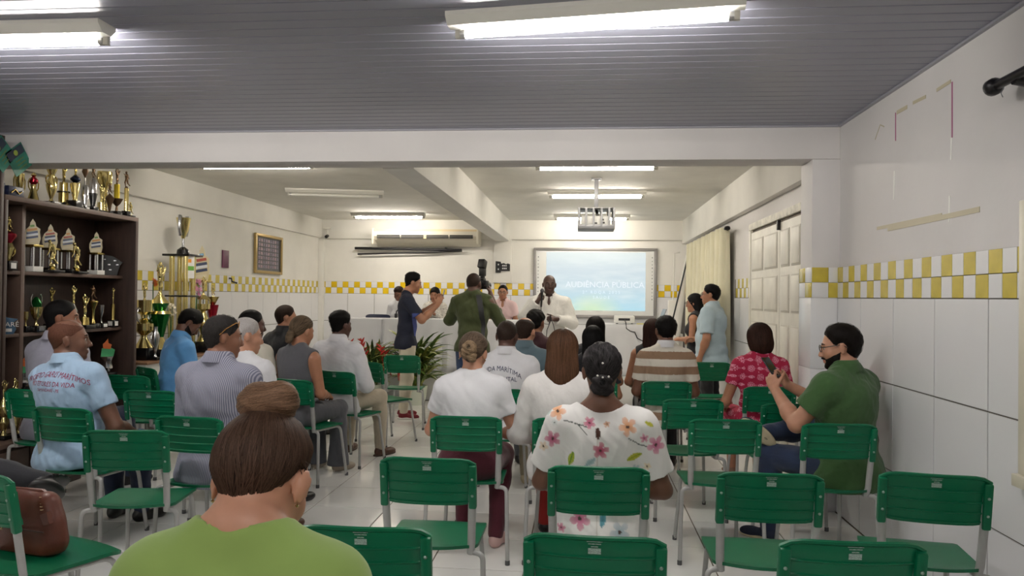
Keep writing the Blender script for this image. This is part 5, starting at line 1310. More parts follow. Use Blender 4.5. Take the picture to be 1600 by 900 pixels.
P24 = person('woman in a white floral dress with puff sleeves and pinned black hair', seat_at('C17', .03, .02), yaw=0, sc=.945, skin='brown', female=True, lean=5, head=(0, 6, 0), wide=1.14, fat=1.1, shrug=-.018, h=.006, group=AUD,
    arms=(((-.275, .08, .16), (-.14, .28, .10)), ((.285, .07, .14), (.17, .16, .12))), hands=(None, dict(d=(.1, .3, -.9), n=(-1, 0, 0), curl=30)),
    top=dict(mat=mat('cloth_floral', 'dcd8d2', .85, attr='print', bump=.2, bscale=40), paint=paint_floral, sleeve='puff', slen=.72, neck=.112, neck_z=-.055, dress=True, name='floral_dress', fold=.003, ff=28, h=.005), bottom=None, shoes=dict(mat=blk_leather, sandal=1),
    hair=dict(style='bun', t=.012, mat=('black_relaxed', '0c0b0c'), smat=('black_relaxed', '2a2728'), fold=.0022, ff=140, bun=[((0, -.108, -.062), (.042, .026, .030)), ((.018, -.10, -.09), (.03, .022, .024)), ((-.02, -.10, -.088), (.03, .022, .024))], strands=1800, r=.0012, jit=.15, bunfold=.006, nape=-.095, bunaxis=(0, -1, 0)))
for x_, z_ in ((0, .02), (-.022, -.035), (.0, -.042), (.026, -.038)):
    p_ = P24['hp'](x_, -.132 if z_ < 0 else -.122, z_)
    MB().lathe([(0, -.005), (.0045, -.0025), (.005, 0), (.0045, .0025), (0, .005)], n=8, caps=False).xf(Matrix.Translation(p_)).build('pearl_pin', mat('pearl', 'e6e2dc', .2), P24['body'], smooth=True)
person('brown-haired woman in black left of the tan striped polo', (.655, 7.02), yaw=-6, sc=.945, skin='tan', female=True, h=.009, group=AUD, head=(-4, 3, 0), top=dict(mat=blk_cloth, sleeve='none', name='top', neck=.08), bottom=dict(mat=dkjeans), shoes=dict(mat=blk_leather), hair=dict(style='long', t=.014, len=.38, w=.082, mat=('mahogany', '27140f'), strands=900, steps=12, seg=.018, r=.0018, jit=.06))
person('man in a polo with tan and white horizontal stripes', seat_at('C20', .0, .03), yaw=2, sc=1.008, skin='brown', lean=5, head=(4, 3, 0), wide=1.02, h=.0075, group=AUD, top=dict(mat=mat('cloth_bands', 'd8d2c6', .88, attr='print', bump=.25, bscale=45), paint=paint_bands, sleeve='short', slen=.66, collar=.03, collar_mat=white_tee, fold=.003, h=.005), bottom=dict(mat=blk_cloth), shoes=dict(mat=blk_leather), hair=dict(style='short', t=.015, mat=BLK, nape=-.07))
P29 = person('woman with a dark bob and glasses in a crimson patterned dress', seat_at('C24', .02), yaw=4, sc=.945, skin='tan', female=True, lean=4, head=(14, 5, 0), wide=1.12, fat=1.1, h=.0075, group=AUD, arms=(((-.275, .06, .15), (-.24, .27, .09)), ((.265, .08, .16), (.12, .28, .10))),
    top=dict(mat=mat('cloth_rosette', 'a5163f', .88, attr='print', bump=.2, bscale=45), paint=paint_rosette, sleeve='short', slen=.5, dress=True, name='patterned_dress', neck=.07, fold=.003, h=.005), bottom=None, shoes=dict(mat=mat('tan_sandal', '8a6a58', .6), sandal=1), glasses={},
    hair=dict(style='bob', t=.020, mat=('cocoa', '1d100c'), smat=('cocoa', '2f1c15'), strands=1200, steps=9, seg=.014, r=.0016, jit=.06))
P30 = person('bearded man with glasses in a green polo holding up a phone, legs crossed', (1.545, 4.46), yaw=40, headsc=1.05, sc=1.008, skin='light', lean=3, head=(34, 8, 0), fat=1.28, wide=1.12, h=.006, group=AUD, face=True,
    arms=(((-.275, .15, .235), (-.13, .40, .40)), ((.25, .22, .25), (.02, .42, .42))), hands=(dict(d=(.25, .55, .8), n=(.75, .3, .1), curl=40, thumb=20), dict(d=(-.35, .5, .7), n=(-.8, .3, .1), curl=42, thumb=20)),
    legs=(((-.12, .44, -.01), (-.10, .46, None)), ((.20, .40, .13), (-.14, .48, .12), (-.65, .45, .6), (-.62, -.75, -.2))),
    top=dict(mat=fabric('green_pique', '34552a'), sleeve='short', slen=.60, collar=.034, fold=.003, hem=-.13, ease=.024), bottom=dict(mat=fabric('jeans_navy', '1d2b48', var=.22, vscale=8)), shoes=dict(mat=mat('navy_canvas', '1c2338', .8), sole=mat('beige_rubber', 'c2b497', .7, var=.08, vscale=30)), beard=('black_beard', '110d0c'), hair=dict(style='short', t=.015, mat=('near_black', '130e0c'), line=.075), glasses=dict(mat=mat('glasses_black', '15130f', .3)))

chair('green chair of the person cut off by the left border', -3.425, 3.095, -75)
person('person in dark trousers at the left border, only the crossed leg in view', (-3.22, 3.15), yaw=-75, sc=1.0, skin='mid', head=(0, 5, 0), h=.009, group=AUD, legs=(((.03, .43, .09), (.06, .69, .05), (-.85, -.30, .45), (.35, .45, -.80)), ((.13, .43, -.015), (.12, .46, None))),
    top=dict(mat=fabric('dark_grey_top', '2a2a2e'), sleeve='short', collar=.03), bottom=dict(mat=fabric('dark_trousers', '1b1c22')), shoes=dict(mat=blk_leather, sole=mat('taupe_sole', '6d665c', .7)), hair=dict(style='short', t=.012, mat=BLK))
# ================================================================== BOOKCASES, TROPHIES
wenge = mat('dark_wenge', '3a2a24', .5, var=.25, vscale=3, stretch=(14, 14, 1.2), bump=.1, bscale=40)
wenge_e = mat('wenge_edge', '5d4a41', .5, var=.15, vscale=5)
gold = mat('trophy_gold', 'dccb8c', .16, 1.0); gold_d = mat('trophy_gold_dark', 'ab985c', .25, 1.0); silver = mat('trophy_silver', 'b9b9bb', .2, 1.0); bronze = mat('trophy_bronze', '6b5541', .35, .9)
blk_base = mat('trophy_base_black', '121113', .25); redm = mat('trophy_red', '8e1428', .18, .7); greenm = mat('trophy_green', '0b5a24', .15, .7); navym = mat('trophy_navy', '1c2740', .2, .6); wht_pl = mat('plaque_white', 'dcdad6', .5); yelm = mat('trophy_yellow', 'c9b120', .3, .4)
BX0, BX1, BS = -4.87, -4.42, -4.55           # back, front of carcass, front of shelves
bc = empty('bookcase', ((BX0+BX1)/2, 6.08, 0)); tag(bc, 'dark brown wooden bookcase full of trophies along the left wall', 'bookcase')
def bpart(nm, lo, hi, m_=wenge): 
    return bx(nm, (lo[0]-bc.location.x, lo[1]-6.08, lo[2]), (hi[0]-bc.location.x, hi[1]-6.08, hi[2]), m_, bc, bev=.002)
bpart('top_board', (BX0, 5.24, 2.195), (BX1, 6.94, 2.235), wenge_e)
bpart('side_panel', (BX0, 6.90, 0), (BX1, 6.94, 2.195)); bpart('side_panel', (BX0, 5.24, 0), (BX1, 5.27, 2.195))
bpart('divider', (BX0+.012, 5.565, .36), (BS+.005, 5.605, 2.195), wenge_e)
bpart('back_panel', (BX0, 5.27, 0), (BX0+.012, 6.90, 2.195))
for z_ in (1.655, 1.15, .68): bpart('shelf', (BX0+.012, 5.27, z_-.03), (BS, 6.90, z_), wenge_e)
bpart('plinth', (BX0, 5.27, 0), (BX1, 6.90, .36)); 
tb = empty('tall_cabinet', (-4.64, 4.75, 0)); tag(tb, 'taller dark brown cabinet whose edge shows at the left border', 'cabinet')
for lo, hi, nm in (((-.23, .44, 0), (.22, .475, 2.68), 'side_panel'), ((-.23, -.5, 0), (.22, -.465, 2.68), 'side_panel'), ((-.23, -.465, 2.64), (.22, .44, 2.68), 'top_board'), ((-.23, -.465, 0), (-.215, .44, 2.64), 'back_panel')):
    bx(nm, lo, hi, wenge, tb, bev=.002)
for z_ in (.4, .9, 1.4, 1.9, 2.3): bx('shelf', (-.215, -.465, z_-.03), (.2, .44, z_), wenge, tb)
lc = empty('low_cabinet', (-4.18, 4.95, 0)); tag(lc, 'low dark cabinet in front of the bookcase carrying two gold trophies', 'cabinet')
bx('body', (-.2, -.55, 0), (.2, .6, .40), wenge, lc, bev=.004); bx('top_board', (-.215, -.56, .40), (.215, .61, .43), wenge_e, lc, bev=.003)
bx('door', (.2, -.5, .05), (.212, .02, .37), wenge_e, lc, bev=.003); bx('door', (.2, .04, .05), (.212, .56, .37), wenge_e, lc, bev=.003)
# green diamond cards hung at the cabinet edge
def card(label, y, z, ang, s):
    t = empty('hanging_card', (-4.40, y, z)); tag(t, label, 'card')
    c_ = MB().box((0, -s/2, -s/2), (.004, s/2, s/2)).xf(Matrix.Rotation(ang, 4, 'X')).build('card_sheet', mat('card_green', '1f6a58', .5, var=.25, vscale=14), t)
    MB().box((.0042, -s/2+.01, s*.12), (.0055, s/2-.01, s/2-.01)).xf(Matrix.Rotation(ang, 4, 'X')).build('card_band', mat('card_navy', '1b2438', .5), c_)
    MB().lathe([(0, 0), (.022, 0), (.022, .001), (0, .001)], n=10, caps=False).xf(Matrix.Rotation(ang, 4, 'X') @ Matrix.Translation((.006, .0, s*.28)) @ Matrix.Rotation(R(90), 4, 'Y')).build('emblem', mat('card_lime', '8c9a3a', .5), c_)
    for k in range(3): MB().box((.0042, -s*.2, -s*.05-k*.03), (.005, s*.28, -s*.05-k*.03+.008)).xf(Matrix.Rotation(ang, 4, 'X')).build('print_line', mat('card_olive', '5c6b34', .5), c_)
card('green and navy diamond card with an emblem hanging before the cross beam', 5.335, 2.52, R(38), .20)
card('second green card cut by the left photo edge beside the cabinet post', 5.17, 2.53, R(50), .20)

def sdf_fig(kind):
    """little sculpted athlete, about 1 unit tall, standing at z=0"""
    if kind == 'victory': J = dict(hip=(0, 0, .47), ch=(0, 0, .70), hd=(0, 0, .86), e=((-.17, 0, .80), (.17, 0, .80)), w=((-.13, 0, 1.0), (.13, 0, 1.0)), k=((-.04, .03, .24), (.04, 0, .24)), a=((-.03, 0, 0), (.03, 0, 0)))
    elif kind == 'runner': J = dict(hip=(0, 0, .47), ch=(.02, 0, .70), hd=(.04, 0, .87), e=((-.15, 0, .62), (.16, .02, .68)), w=((-.22, 0, .52), (.30, .02, .76)), k=((-.08, .02, .25), (.12, -.02, .28)), a=((-.28, .02, .14), (.04, -.02, .0)))
    else: J = dict(hip=(-.05, 0, .48), ch=(.06, 0, .70), hd=(.16, 0, .86), e=((-.14, 0, .60), (.20, .02, .52)), w=((-.05, .0, .42), (.30, .02, .36)), k=((.02, .04, .26), (.08, -.02, .25)), a=((-.18, .04, .08), (.06, -.02, .0)))
    v = lambda p: np.array(p, float); P = [cone(v(J['hip']), v(J['ch']), .075, .10), ell(J['hd'], (.052, .06, .07)), cone(v(J['ch']), v(J['hd']), .045, .035)]
    for i, s_ in ((0, -1), (1, 1)):
        sh = v(J['ch'])+v((s_*.10, 0, .04)); P += [cone(sh, v(J['e'][i]), .036, .03), cone(v(J['e'][i]), v(J['w'][i]), .03, .022)]
        P += [cone(v(J['hip'])+v((s_*.045, 0, 0)), v(J['k'][i]), .058, .042), cone(v(J['k'][i]), v(J['a'][i]), .042, .026), cone(v(J['a'][i]), v(J['a'][i])+v((.08, 0, -.0)), .025, .02)]
    if kind == 'victory': P += [ell((0, 0, 1.03), (.085, .03, .085))]+[ell((s_*.15, .06, .78), (.05, .02, .20), rotm(0, 0, s_*25)) for s_ in (-1, 1)]
    P.append(cone((0, 0, -.03), (0, 0, .0), .10, .08))
    F = Field(P, .024, k=.025); return F.mesh('figure')
FIG = {k_: sdf_fig(k_) for k_ in ('victory', 'runner', 'bowler')}
def fig(kind, m_, parent, z, h, x=0., y=0., rz=-90):
    o = link('figure', FIG[kind].copy(), m_, parent, (x, y, z), (0, 0, R(rz))); o.scale = (h/1.08,)*3; return o
def ray_x(px, py, X):
    d = CAM_AX @ np.array([(px-800)/F_PX, -(py-450)/F_PX, 1.0]); t = X/d[0]; p = np.array([0, 0, CAM_H])+t*d; return p[1], p[2]
def trophy(label, px, ybase, ytop, X, z, spec):
    """spec: list of (kind, ...) stacked upward, sizes as shares of the trophy's height"""
    Y, _ = ray_x(px, ybase, X); H = (ybase-ytop)*Y/F_PX*(1.13 if z > 2 else 1.02)
    t = empty('trophy', (X, Y, z+.001)); tag(t, label, 'trophy', 'trophies of the school collection'); c = 0.
    for s_ in spec:
        k = s_[0]; hh = s_[1]*H
        if k == 'block':
            w = s_[2]*H; b = bx('base', (-w, -w, c), (w, w, c+hh), s_[3], t, bev=.003)
            if len(s_) > 4: bx('name_plate', (w, -w*.6, c+hh*.2), (w+.003, w*.6, c+hh*.8), s_[4], b); bx('name_plate', (-w*.6, -w-.003, c+hh*.2), (w*.6, -w, c+hh*.8), s_[4], b)
        elif k == 'lathe':
            pr = [(r*H, c+zz*hh) for r, zz in s_[2]]; MB().lathe(pr, n=20, flute=s_[4] if len(s_) > 4 else 0, famp=.06 if len(s_) > 4 else 0).build(s_[5] if len(s_) > 5 else 'cup', s_[3], t, smooth=True, angle=R(35))
        elif k == 'handles':
            r0, zb, zt, m_ = s_[2]*H, c-s_[3]*H, c-s_[4]*H, s_[5]; sp = s_[6]*H if len(s_) > 6 else .06*H
            for q in (-1, 1):
                MB().tube([(0, q*r0*.8, zb), (0, q*(r0+sp), zb+(zt-zb)*.35), (0, q*(r0+sp*1.15), zb+(zt-zb)*.75), (0, q*(r0+sp*.3), zt+.015*H), (0, q*r0*.95, zt)], .012*H+.002, 8).build('handle', m_, t, smooth=True)
        elif k == 'columns':
            w = s_[2]*H; n_ = s_[4] if len(s_) > 4 else 4
            pos = [(-w, -w), (w, -w), (-w, w), (w, w)] if n_ == 4 else [(w*math.cos(2*math.pi*i/n_+.4), w*math.sin(2*math.pi*i/n_+.4)) for i in range(n_)]
            for (a_, b_) in pos: MB().tube([(a_, b_, c), (a_, b_, c+hh)], s_[5]*H if len(s_) > 5 else .022*H, 10).build('column', s_[3], t, smooth=True)
        elif k == 'fig': fig(s_[2], s_[3], t, c+.03*hh, hh)
        elif k == 'shield':
            w = s_[2]*H; out = [(-.8, 0), (.8, 0), (1, .25), (.9, .5), (.95, .62), (.45, .72), (.35, .86), (.05, 1), (-.25, .85), (-.3, .72), (-.75, .58), (-1, .4), (-1, .2)]
            sh = MB().prism([(a_*w, b_*hh) for a_, b_ in out], .012).xf(Matrix.Translation((-.004, 0, c)) @ Matrix.Rotation(R(35), 4, 'Z')).build('printed_shield', mat('shield_cream', 'cfc3a0', .4), t)
            for j, (zz, cc, hw) in enumerate(((.12, 'shield_beige', .8), (.28, 'shield_navy', .85), (.38, 'shield_white', .85), (.46, 'shield_navy', .8), (.58, s_[3], .7), (.72, s_[4], .3))):
                cols = dict(shield_beige='d6cdb2', shield_navy='2c3a5c', shield_white='dfe3e8', shield_red='a8442c', shield_orange='c98a3c', shield_green='5f8f3a', shield_blue='5a86a6')
                MB().box((-hw*w*.85, -.0025, -.035*hh), (hw*w*.85, -.0005, .045*hh)).xf(Matrix.Translation((-.004, 0, c)) @ Matrix.Rotation(R(35), 4, 'Z') @ Matrix.Translation((0, 0, zz*hh)) @ Matrix.Rotation(R(-12), 4, 'Y')).build('print_band', mat(cc, cols[cc], .4), sh)
        elif k == 'gap': pass
        if k not in ('handles',): c += hh
    return t
CUP = [(.05, 0), (.035, .08), (.02, .22), (.03, .30), (.055, .36), (.10, .55), (.13, .8), (.14, 1.0)]
URN = [(.06, 0), (.03, .1), (.05, .2), (.10, .45), (.115, .62), (.085, .8), (.06, .9), (.07, 1)]
GOB = [(.07, 0), (.03, .06), (.02, .25), (.05, .4), (.10, .6), (.12, 1)]
ZT, Z1, Z2, Z3 = 2.235, 1.655, 1.15, .68
# --- on top of the bookcase, from the left
b1 = bx('navy_box', (-4.62, 5.27, ZT), (-4.50, 5.33, ZT+.10), mat('box_navy', '1d2440', .4, var=.2, vscale=12), bev=.003); tag(b1, 'small navy box at the left end on top of the bookcase', 'box')
b2 = bx('navy_box', (-4.60, 5.34, ZT), (-4.48, 5.50, ZT+.085), mat('box_navy', '1d2440', .4, var=.2, vscale=12), bev=.003); tag(b2, 'navy box with gold decoration on top of the bookcase', 'box')
MB().tube([(-4.475, 5.36, ZT+.03), (-4.475, 5.40, ZT+.06), (-4.475, 5.44, ZT+.03), (-4.475, 5.47, ZT+.05)], .006, 6).build('gold_decoration', gold_d, b2, smooth=True)
trophy('tall gold cup with high handles behind the navy box on top of the bookcase', 30, 304, 256, -4.70, ZT, [('block', .08, .14, blk_base), ('lathe', .80, CUP, gold), ('handles', 0, .14, .62, .06, gold, .08)])
trophy('gold cup with a red ball on top of the bookcase', 52, 306, 260, -4.60, ZT, [('block', .06, .16, bronze), ('lathe', .52, [(.17, 0), (.12, .35), (.07, .8), (.09, 1)], gold, 12), ('lathe', .24, [(.07, 0), (.13, .35), (.13, .65), (.06, 1)], redm), ('lathe', .14, [(.03, 0), (.09, .4), (.03, 1)], gold), ('handles', 0, .13, .62, .22, gold, .08)])
trophy('wide gold cup on black plinth right of the red ball trophy', 80, 314, 250, -4.60, ZT, [('block', .09, .16, blk_base, wht_pl), ('lathe', .62, URN, gold), ('lathe', .26, [(.06, 0), (.11, .5), (.12, 1)], gold), ('handles', 0, .11, .5, .30, gold, .06)])
trophy('two-tier gold trophy left of the navy ball on the bookcase', 99, 318, 252, -4.64, ZT, [('block', .13, .12, blk_base, gold_d), ('lathe', .22, [(.10, 0), (.10, 1)], gold_d), ('lathe', .03, [(.13, 0), (.13, 1)], blk_base), ('lathe', .20, [(.085, 0), (.085, 1)], gold), ('fig', .40, 'victory', gold_d)])
trophy('gold trophy with a navy ball and black block base on the bookcase', 117, 322, 250, -4.56, ZT, [('block', .17, .11, blk_base), ('lathe', .36, [(.05, 0), (.04, .1), (.10, .9), (.09, 1)], gold), ('lathe', .16, [(.03, 0), (.095, .4), (.095, .6), (.03, 1)], navym), ('fig', .31, 'victory', gold_d)])
trophy('silver urn with an oval torch on the bookcase', 132, 326, 260, -4.57, ZT, [('block', .10, .08, blk_base, wht_pl), ('lathe', .48, [(.05, 0), (.04, .1), (.09, .5), (.085, .55), (.075, .9), (.05, 1)], silver), ('lathe', .16, [(.014, 0), (.014, 1)], silver), ('lathe', .26, [(.01, 0), (.065, .5), (.05, .8), (.01, 1)], bronze)])
trophy('silver and black urn with a thin figure on the bookcase', 145, 329, 258, -4.56, ZT, [('block', .11, .08, blk_base), ('lathe', .28, [(.05, 0), (.045, .1), (.085, .9), (.085, 1)], blk_base), ('lathe', .32, [(.07, 0), (.08, .4), (.05, .9), (.03, 1)], silver), ('fig', .29, 'runner', bronze)])
trophy('gold wide-bowled cup in the second row on the bookcase', 163, 328, 262, -4.72, ZT, [('block', .08, .12, blk_base), ('lathe', .92, [(.10, 0), (.05, .12), (.09, .3), (.05, .5), (.06, .6), (.16, .82), (.15, 1)], gold), ('handles', 0, .14, .35, .05, gold, .08)])
trophy('small gold column trophy in front of the wide-bowled cup', 158, 330, 288, -4.58, ZT, [('block', .12, .12, blk_base), ('lathe', .28, [(.12, 0), (.12, 1)], gold), ('fig', .6, 'victory', gold)])
trophy('small bronze cone trophy with a figure on the bookcase', 171, 333, 284, -4.55, ZT, [('block', .10, .09, blk_base), ('lathe', .50, [(.03, 0), (.06, .4), (.13, .8), (.05, 1)], bronze), ('fig', .40, 'runner', bronze)])
trophy('bronze bowl with a yellow column and winged figure on the bookcase', 182, 336, 266, -4.54, ZT, [('block', .10, .08, blk_base), ('lathe', .26, [(.03, 0), (.02, .4), (.07, .6), (.12, 1)], bronze), ('lathe', .30, [(.055, 0), (.055, 1)], yelm), ('fig', .34, 'victory', bronze)])
trophy('tall pale gold column with a running figure at the bookcase end', 197, 338, 268, -4.52, ZT, [('block', .13, .065, blk_base), ('lathe', .48, [(.045, 0), (.045, 1)], gold, 16), ('fig', .39, 'runner', bronze)])
trophy('tiny gold figure at the very end on top of the bookcase', 204, 339, 314, -4.50, ZT, [('block', .12, .2, blk_base), ('fig', .88, 'runner', gold)])
# --- upper shelf
trophy('gold and dark red urn with a runner on the upper shelf by the divider', 13, 414, 322, -4.56, Z1, [('block', .17, .10, blk_base, wht_pl), ('lathe', .32, [(.07, 0), (.03, .1), (.05, .3), (.095, .75), (.06, 1)], gold, 8), ('lathe', .22, [(.04, 0), (.12, .55), (.12, .75), (.02, 1)], redm), ('fig', .29, 'runner', gold_d), ('handles', 0, .09, .75, .58, gold, .05)])
for lb, px_, yt, c1, c2 in (('printed shield on silver columns right beside the bookcase divider', 50, 330, 'shield_orange', 'shield_green'), ('printed shield on columns behind the left gold bowler', 78, 337, 'shield_red', 'shield_orange'), ('printed shield on columns behind the right gold bowler', 106, 342, 'shield_red', 'shield_orange'), ('printed shield on silver columns at the right of the upper shelf', 150, 347, 'shield_orange', 'shield_green')):
    trophy(lb, px_, 417, yt, -4.66 if 'behind' in lb else -4.60, Z1, [('block', .10, .13, wht_pl if 'beside' in lb or 'right of' in lb else blk_base), ('columns', .36, .09, silver, 4, .024), ('block', .05, .13, gold_d), ('shield', .49, .135, c1, c2)])
trophy('gold bowler statuette on the upper shelf, left of the two', 82, 417, 358, -4.565, Z1, [('block', .07, .22, blk_base), ('lathe', .10, [(.13, 0), (.06, .4), (.10, 1)], gold), ('fig', .83, 'bowler', gold)])
trophy('gold bowler statuette on the upper shelf, right of the two', 120, 418, 362, -4.565, Z1, [('block', .07, .22, blk_base), ('lathe', .10, [(.13, 0), (.06, .4), (.10, 1)], gold), ('fig', .83, 'bowler', gold)])
Y_, _ = ray_x(172, 421, -4.62)
ap = MB().prism([(-.09, 0), (.06, 0), (.085, .10), (.11, .13), (.02, .19), (-.08, .20), (-.10, .08)], .02).build('award_plaque', mat('plaque_black', '101012', .5), loc=(-4.62, Y_, Z1+.001), rot=(0, 0, R(35))); tag(ap, 'black angular plaque with silver marks on the upper shelf', 'plaque')
for x_, z_ in ((-.06, .15), (.03, .14), (-.02, .10), (-.01, .05), (.05, .10)): bx('silver_mark', (x_, -.002, z_), (x_+.022, 0, z_+.01), silver, ap)
# --- middle shelf
trophy('gold fluted cup with a dark green lid on the middle shelf', 56, 513, 449, -4.57, Z2, [('block', .16, .16, blk_base, silver), ('lathe', .48, CUP, gold, 10), ('lathe', .26, [(.12, 0), (.13, .4), (.05, .9), (.02, 1)], greenm), ('handles', 0, .13, .3, -.05, silver, .05)])
trophy('small gold cup half hidden by the bookcase divider on the middle shelf', 40, 514, 480, -4.60, Z2, [('block', .3, .14, blk_base), ('lathe', .7, CUP, gold)])
trophy('gold star torch standing behind the heads on the middle shelf', 80, 508, 440, -4.72, Z2, [('block', .14, .12, blk_base), ('lathe', .45, [(.03, 0), (.02, .5), (.05, 1)], gold_d), ('fig', .41, 'victory', gold_d)])
trophy('gold trophy with a flame and ball on the middle shelf', 114, 509, 440, -4.62, Z2, [('block', .14, .12, blk_base), ('lathe', .48, [(.03, 0), (.10, .6), (.04, .9), (.02, 1)], silver), ('fig', .38, 'victory', gold)])
trophy('winged gold trophy on black base in the middle of the middle shelf', 132, 509, 455, -4.58, Z2, [('block', .12, .22, blk_base), ('lathe', .22, [(.14, 0), (.12, 1)], gold_d), ('fig', .66, 'victory', gold)])
trophy('bronze goblet with a thin figure on the middle shelf', 145, 507, 434, -4.58, Z2, [('block', .11, .11, blk_base), ('lathe', .50, [(.06, 0), (.03, .2), (.035, .6), (.11, .95), (.10, 1)], gold_d), ('fig', .39, 'runner', bronze)])
trophy('plain chrome goblet with a card on the middle shelf', 158, 507, 470, -4.57, Z2, [('block', .22, .2, blk_base, wht_pl), ('lathe', .78, GOB, silver)])
trophy('slim gold column trophy at the right end of the middle shelf', 176, 507, 444, -4.57, Z2, [('block', .19, .10, blk_base, wht_pl), ('lathe', .40, [(.05, 0), (.045, .1), (.045, 1)], gold_d), ('lathe', .16, [(.012, 0), (.012, 1)], gold), ('fig', .25, 'victory', gold)])
Y_, _ = ray_x(-8, 513, -4.57)
sg = MB().prism([(-.14, 0), (.12, 0), (.14, .04), (.12, .09), (.15, .12), (.08, .13), (.05, .16), (.0, .135), (-.06, .155), (-.14, .13)], .02).build('cut_out_sign', mat('sign_blue', '33546e', .5, var=.25, vscale=20), loc=(-4.57, Y_, Z2+.001), rot=(0, 0, R(42))); tag(sg, 'blue and white cut-out sign lettered ARÉ on the middle shelf', 'sign')
flat_text('sign_lettering', 'TAMANDARÉ', .052, 0, -.002, .06, wht_pl, sg); bx('sign_strip', (-.12, -.002, .02), (.11, 0, .045), wht_pl, sg)
# --- lower shelf: flame trophies and a ring award
flame = mat('flame_orange', 'c8642a', .4); leafg = mat('leaf_green_plastic', '3f9a63', .35)
def flame_trophy(label, px, yb, yt, X):
    t = trophy(label, px, yb, yt, X, Z3, [('block', .10, .18, blk_base), ('lathe', .42, [(.06, 0), (.16, .3), (.12, .7), (.17, 1)], silver, 6)])
    H = (yb-yt)*ray_x(px, yb, X)[0]/F_PX
    MB().prism([(-.14*H, .5*H), (.15*H, .48*H), (.19*H, .7*H), (.02*H, .8*H), (-.12*H, .74*H)], .015).xf(Matrix.Rotation(R(40), 4, 'Z')).build('green_plate', leafg, t)
    MB().prism([(-.09*H, .74*H), (.08*H, .72*H), (.11*H, .84*H), (.03*H, .88*H), (.02*H, H), (-.05*H, .9*H), (-.10*H, .86*H)], .02).xf(Matrix.Translation((.004, -.004, 0)) @ Matrix.Rotation(R(40), 4, 'Z')).build('flame', flame, t)
flame_trophy('flame trophy with green plate on the lower shelf by the divider', 36, 608, 554, -4.57)
flame_trophy('flame trophy with green plate on the lower shelf behind the grey-shirted man', 166, 602, 540, -4.57)
Y_, _ = ray_x(191, 588, -4.57)
rg = empty('trophy', (-4.57, Y_, Z3+.001)); tag(rg, 'thin silver ring award at the right end of the lower shelf', 'trophy', 'trophies of the school collection')
bx('base', (-.03, -.03, 0), (.03, .03, .015), blk_base, rg); MB().tube([(0, 0, .015), (0, 0, .09)], .005, 8).build('stem', silver, rg)
MB().tube([(.045*math.sin(a_*.3142)*.5, .045*math.sin(a_*.3142), .155+.065*math.cos(a_*.3142)) for a_ in range(21)], .006, 8).build('ring', silver, rg, smooth=True)
# --- on the low cabinet
trophy('gold two-handled trophy on the low cabinet, cut by the left photo edge', 5, 688, 592, -4.12, .43, [('block', .07, .12, blk_base), ('lathe', .62, [(.06, 0), (.03, .1), (.08, .35), (.04, .5), (.10, .65), (.12, .8), (.05, 1)], gold), ('fig', .31, 'victory', gold), ('handles', 0, .11, .55, .38, gold, .04)])
trophy('gold two-handled trophy with a bowler on the low cabinet', 24, 698, 598, -4.10, .43, [('block', .06, .12, blk_base), ('lathe', .66, [(.07, 0), (.03, .08), (.085, .45), (.05, .58), (.10, .70), (.11, .82), (.04, 1)], gold), ('fig', .28, 'bowler', gold), ('handles', 0, .10, .50, .36, gold, .05)])

# ================================================================== DESK WITH THE LARGE TROPHIES
dk = empty('desk', (-4.60, 8.05, 0)); tag(dk, 'white desk with a brown top against the left wall carrying large trophies', 'desk')
bx('desk_top', (-.26, -1.05, .765), (.26, 1.05, .79), mat('desk_brown', '7a5a40', .5, var=.15, vscale=5, stretch=(6, 1, 1)), dk, bev=.003)
bx('side_panel', (-.25, -1.04, 0), (.24, -1.0, .765), mat('desk_white', 'cfcfca', .5), dk); bx('side_panel', (-.25, 1.0, 0), (.24, 1.04, .765), mat('desk_white', 'cfcfca', .5), dk); bx('front_panel', (.22, -1.0, .2), (.24, 1.0, .765), mat('desk_white', 'cfcfca', .5), dk)
MB().lathe([(0, 0), (.012, 0), (.012, .004), (0, .004)], n=10, caps=False).xf(Matrix.Translation((0, -1.041, .62)) @ Matrix.Rotation(R(90), 4, 'X')).build('cable_hole', mat('vent_dark', '2a2a2c', .6), dk)
ZD = .79
trophy('big gold trophy with black base and round mirror cup at the desk end', 224, 562, 438, -4.55, ZD, [('block', .16, .10, blk_base), ('lathe', .16, [(.11, 0), (.04, .8), (.04, 1)], gold), ('lathe', .22, [(.04, 0), (.12, .3), (.12, .7), (.04, 1)], gold), ('lathe', .24, [(.04, 0), (.05, .2), (.10, .35), (.105, 1)], gold), ('fig', .22, 'victory', gold), ('handles', 0, .11, .52, .34, silver, .05)])
trophy('tall gold and green trophy with a winged figure on the desk', 248, 566, 410, -4.50, ZD, [('block', .10, .11, blk_base), ('lathe', .12, [(.09, 0), (.04, 1)], gold), ('lathe', .24, [(.04, 0), (.095, .9), (.10, 1)], greenm, 10), ('lathe', .03, [(.12, 0), (.10, 1)], gold), ('lathe', .08, [(.05, 0), (.092, 1)], greenm), ('lathe', .08, [(.092, 0), (.03, 1)], gold), ('fig', .33, 'victory', gold)])
trophy('tallest trophy on the desk, gold columns in tiers under a cup', 283, 560, 338, -4.62, ZD, [('block', .05, .085, blk_base), ('columns', .36, .052, gold, 4, .018), ('block', .012, .085, blk_base), ('columns', .28, .052, gold, 4, .018), ('block', .015, .10, blk_base), ('lathe', .055, [(.045, 0), (.04, .6), (.012, 1)], blk_base), ('lathe', .06, [(.008, 0), (.008, 1)], silver), ('lathe', .15, [(.01, 0), (.035, .4), (.05, 1)], gold), ('handles', 0, .045, .13, .0, silver, .006)])
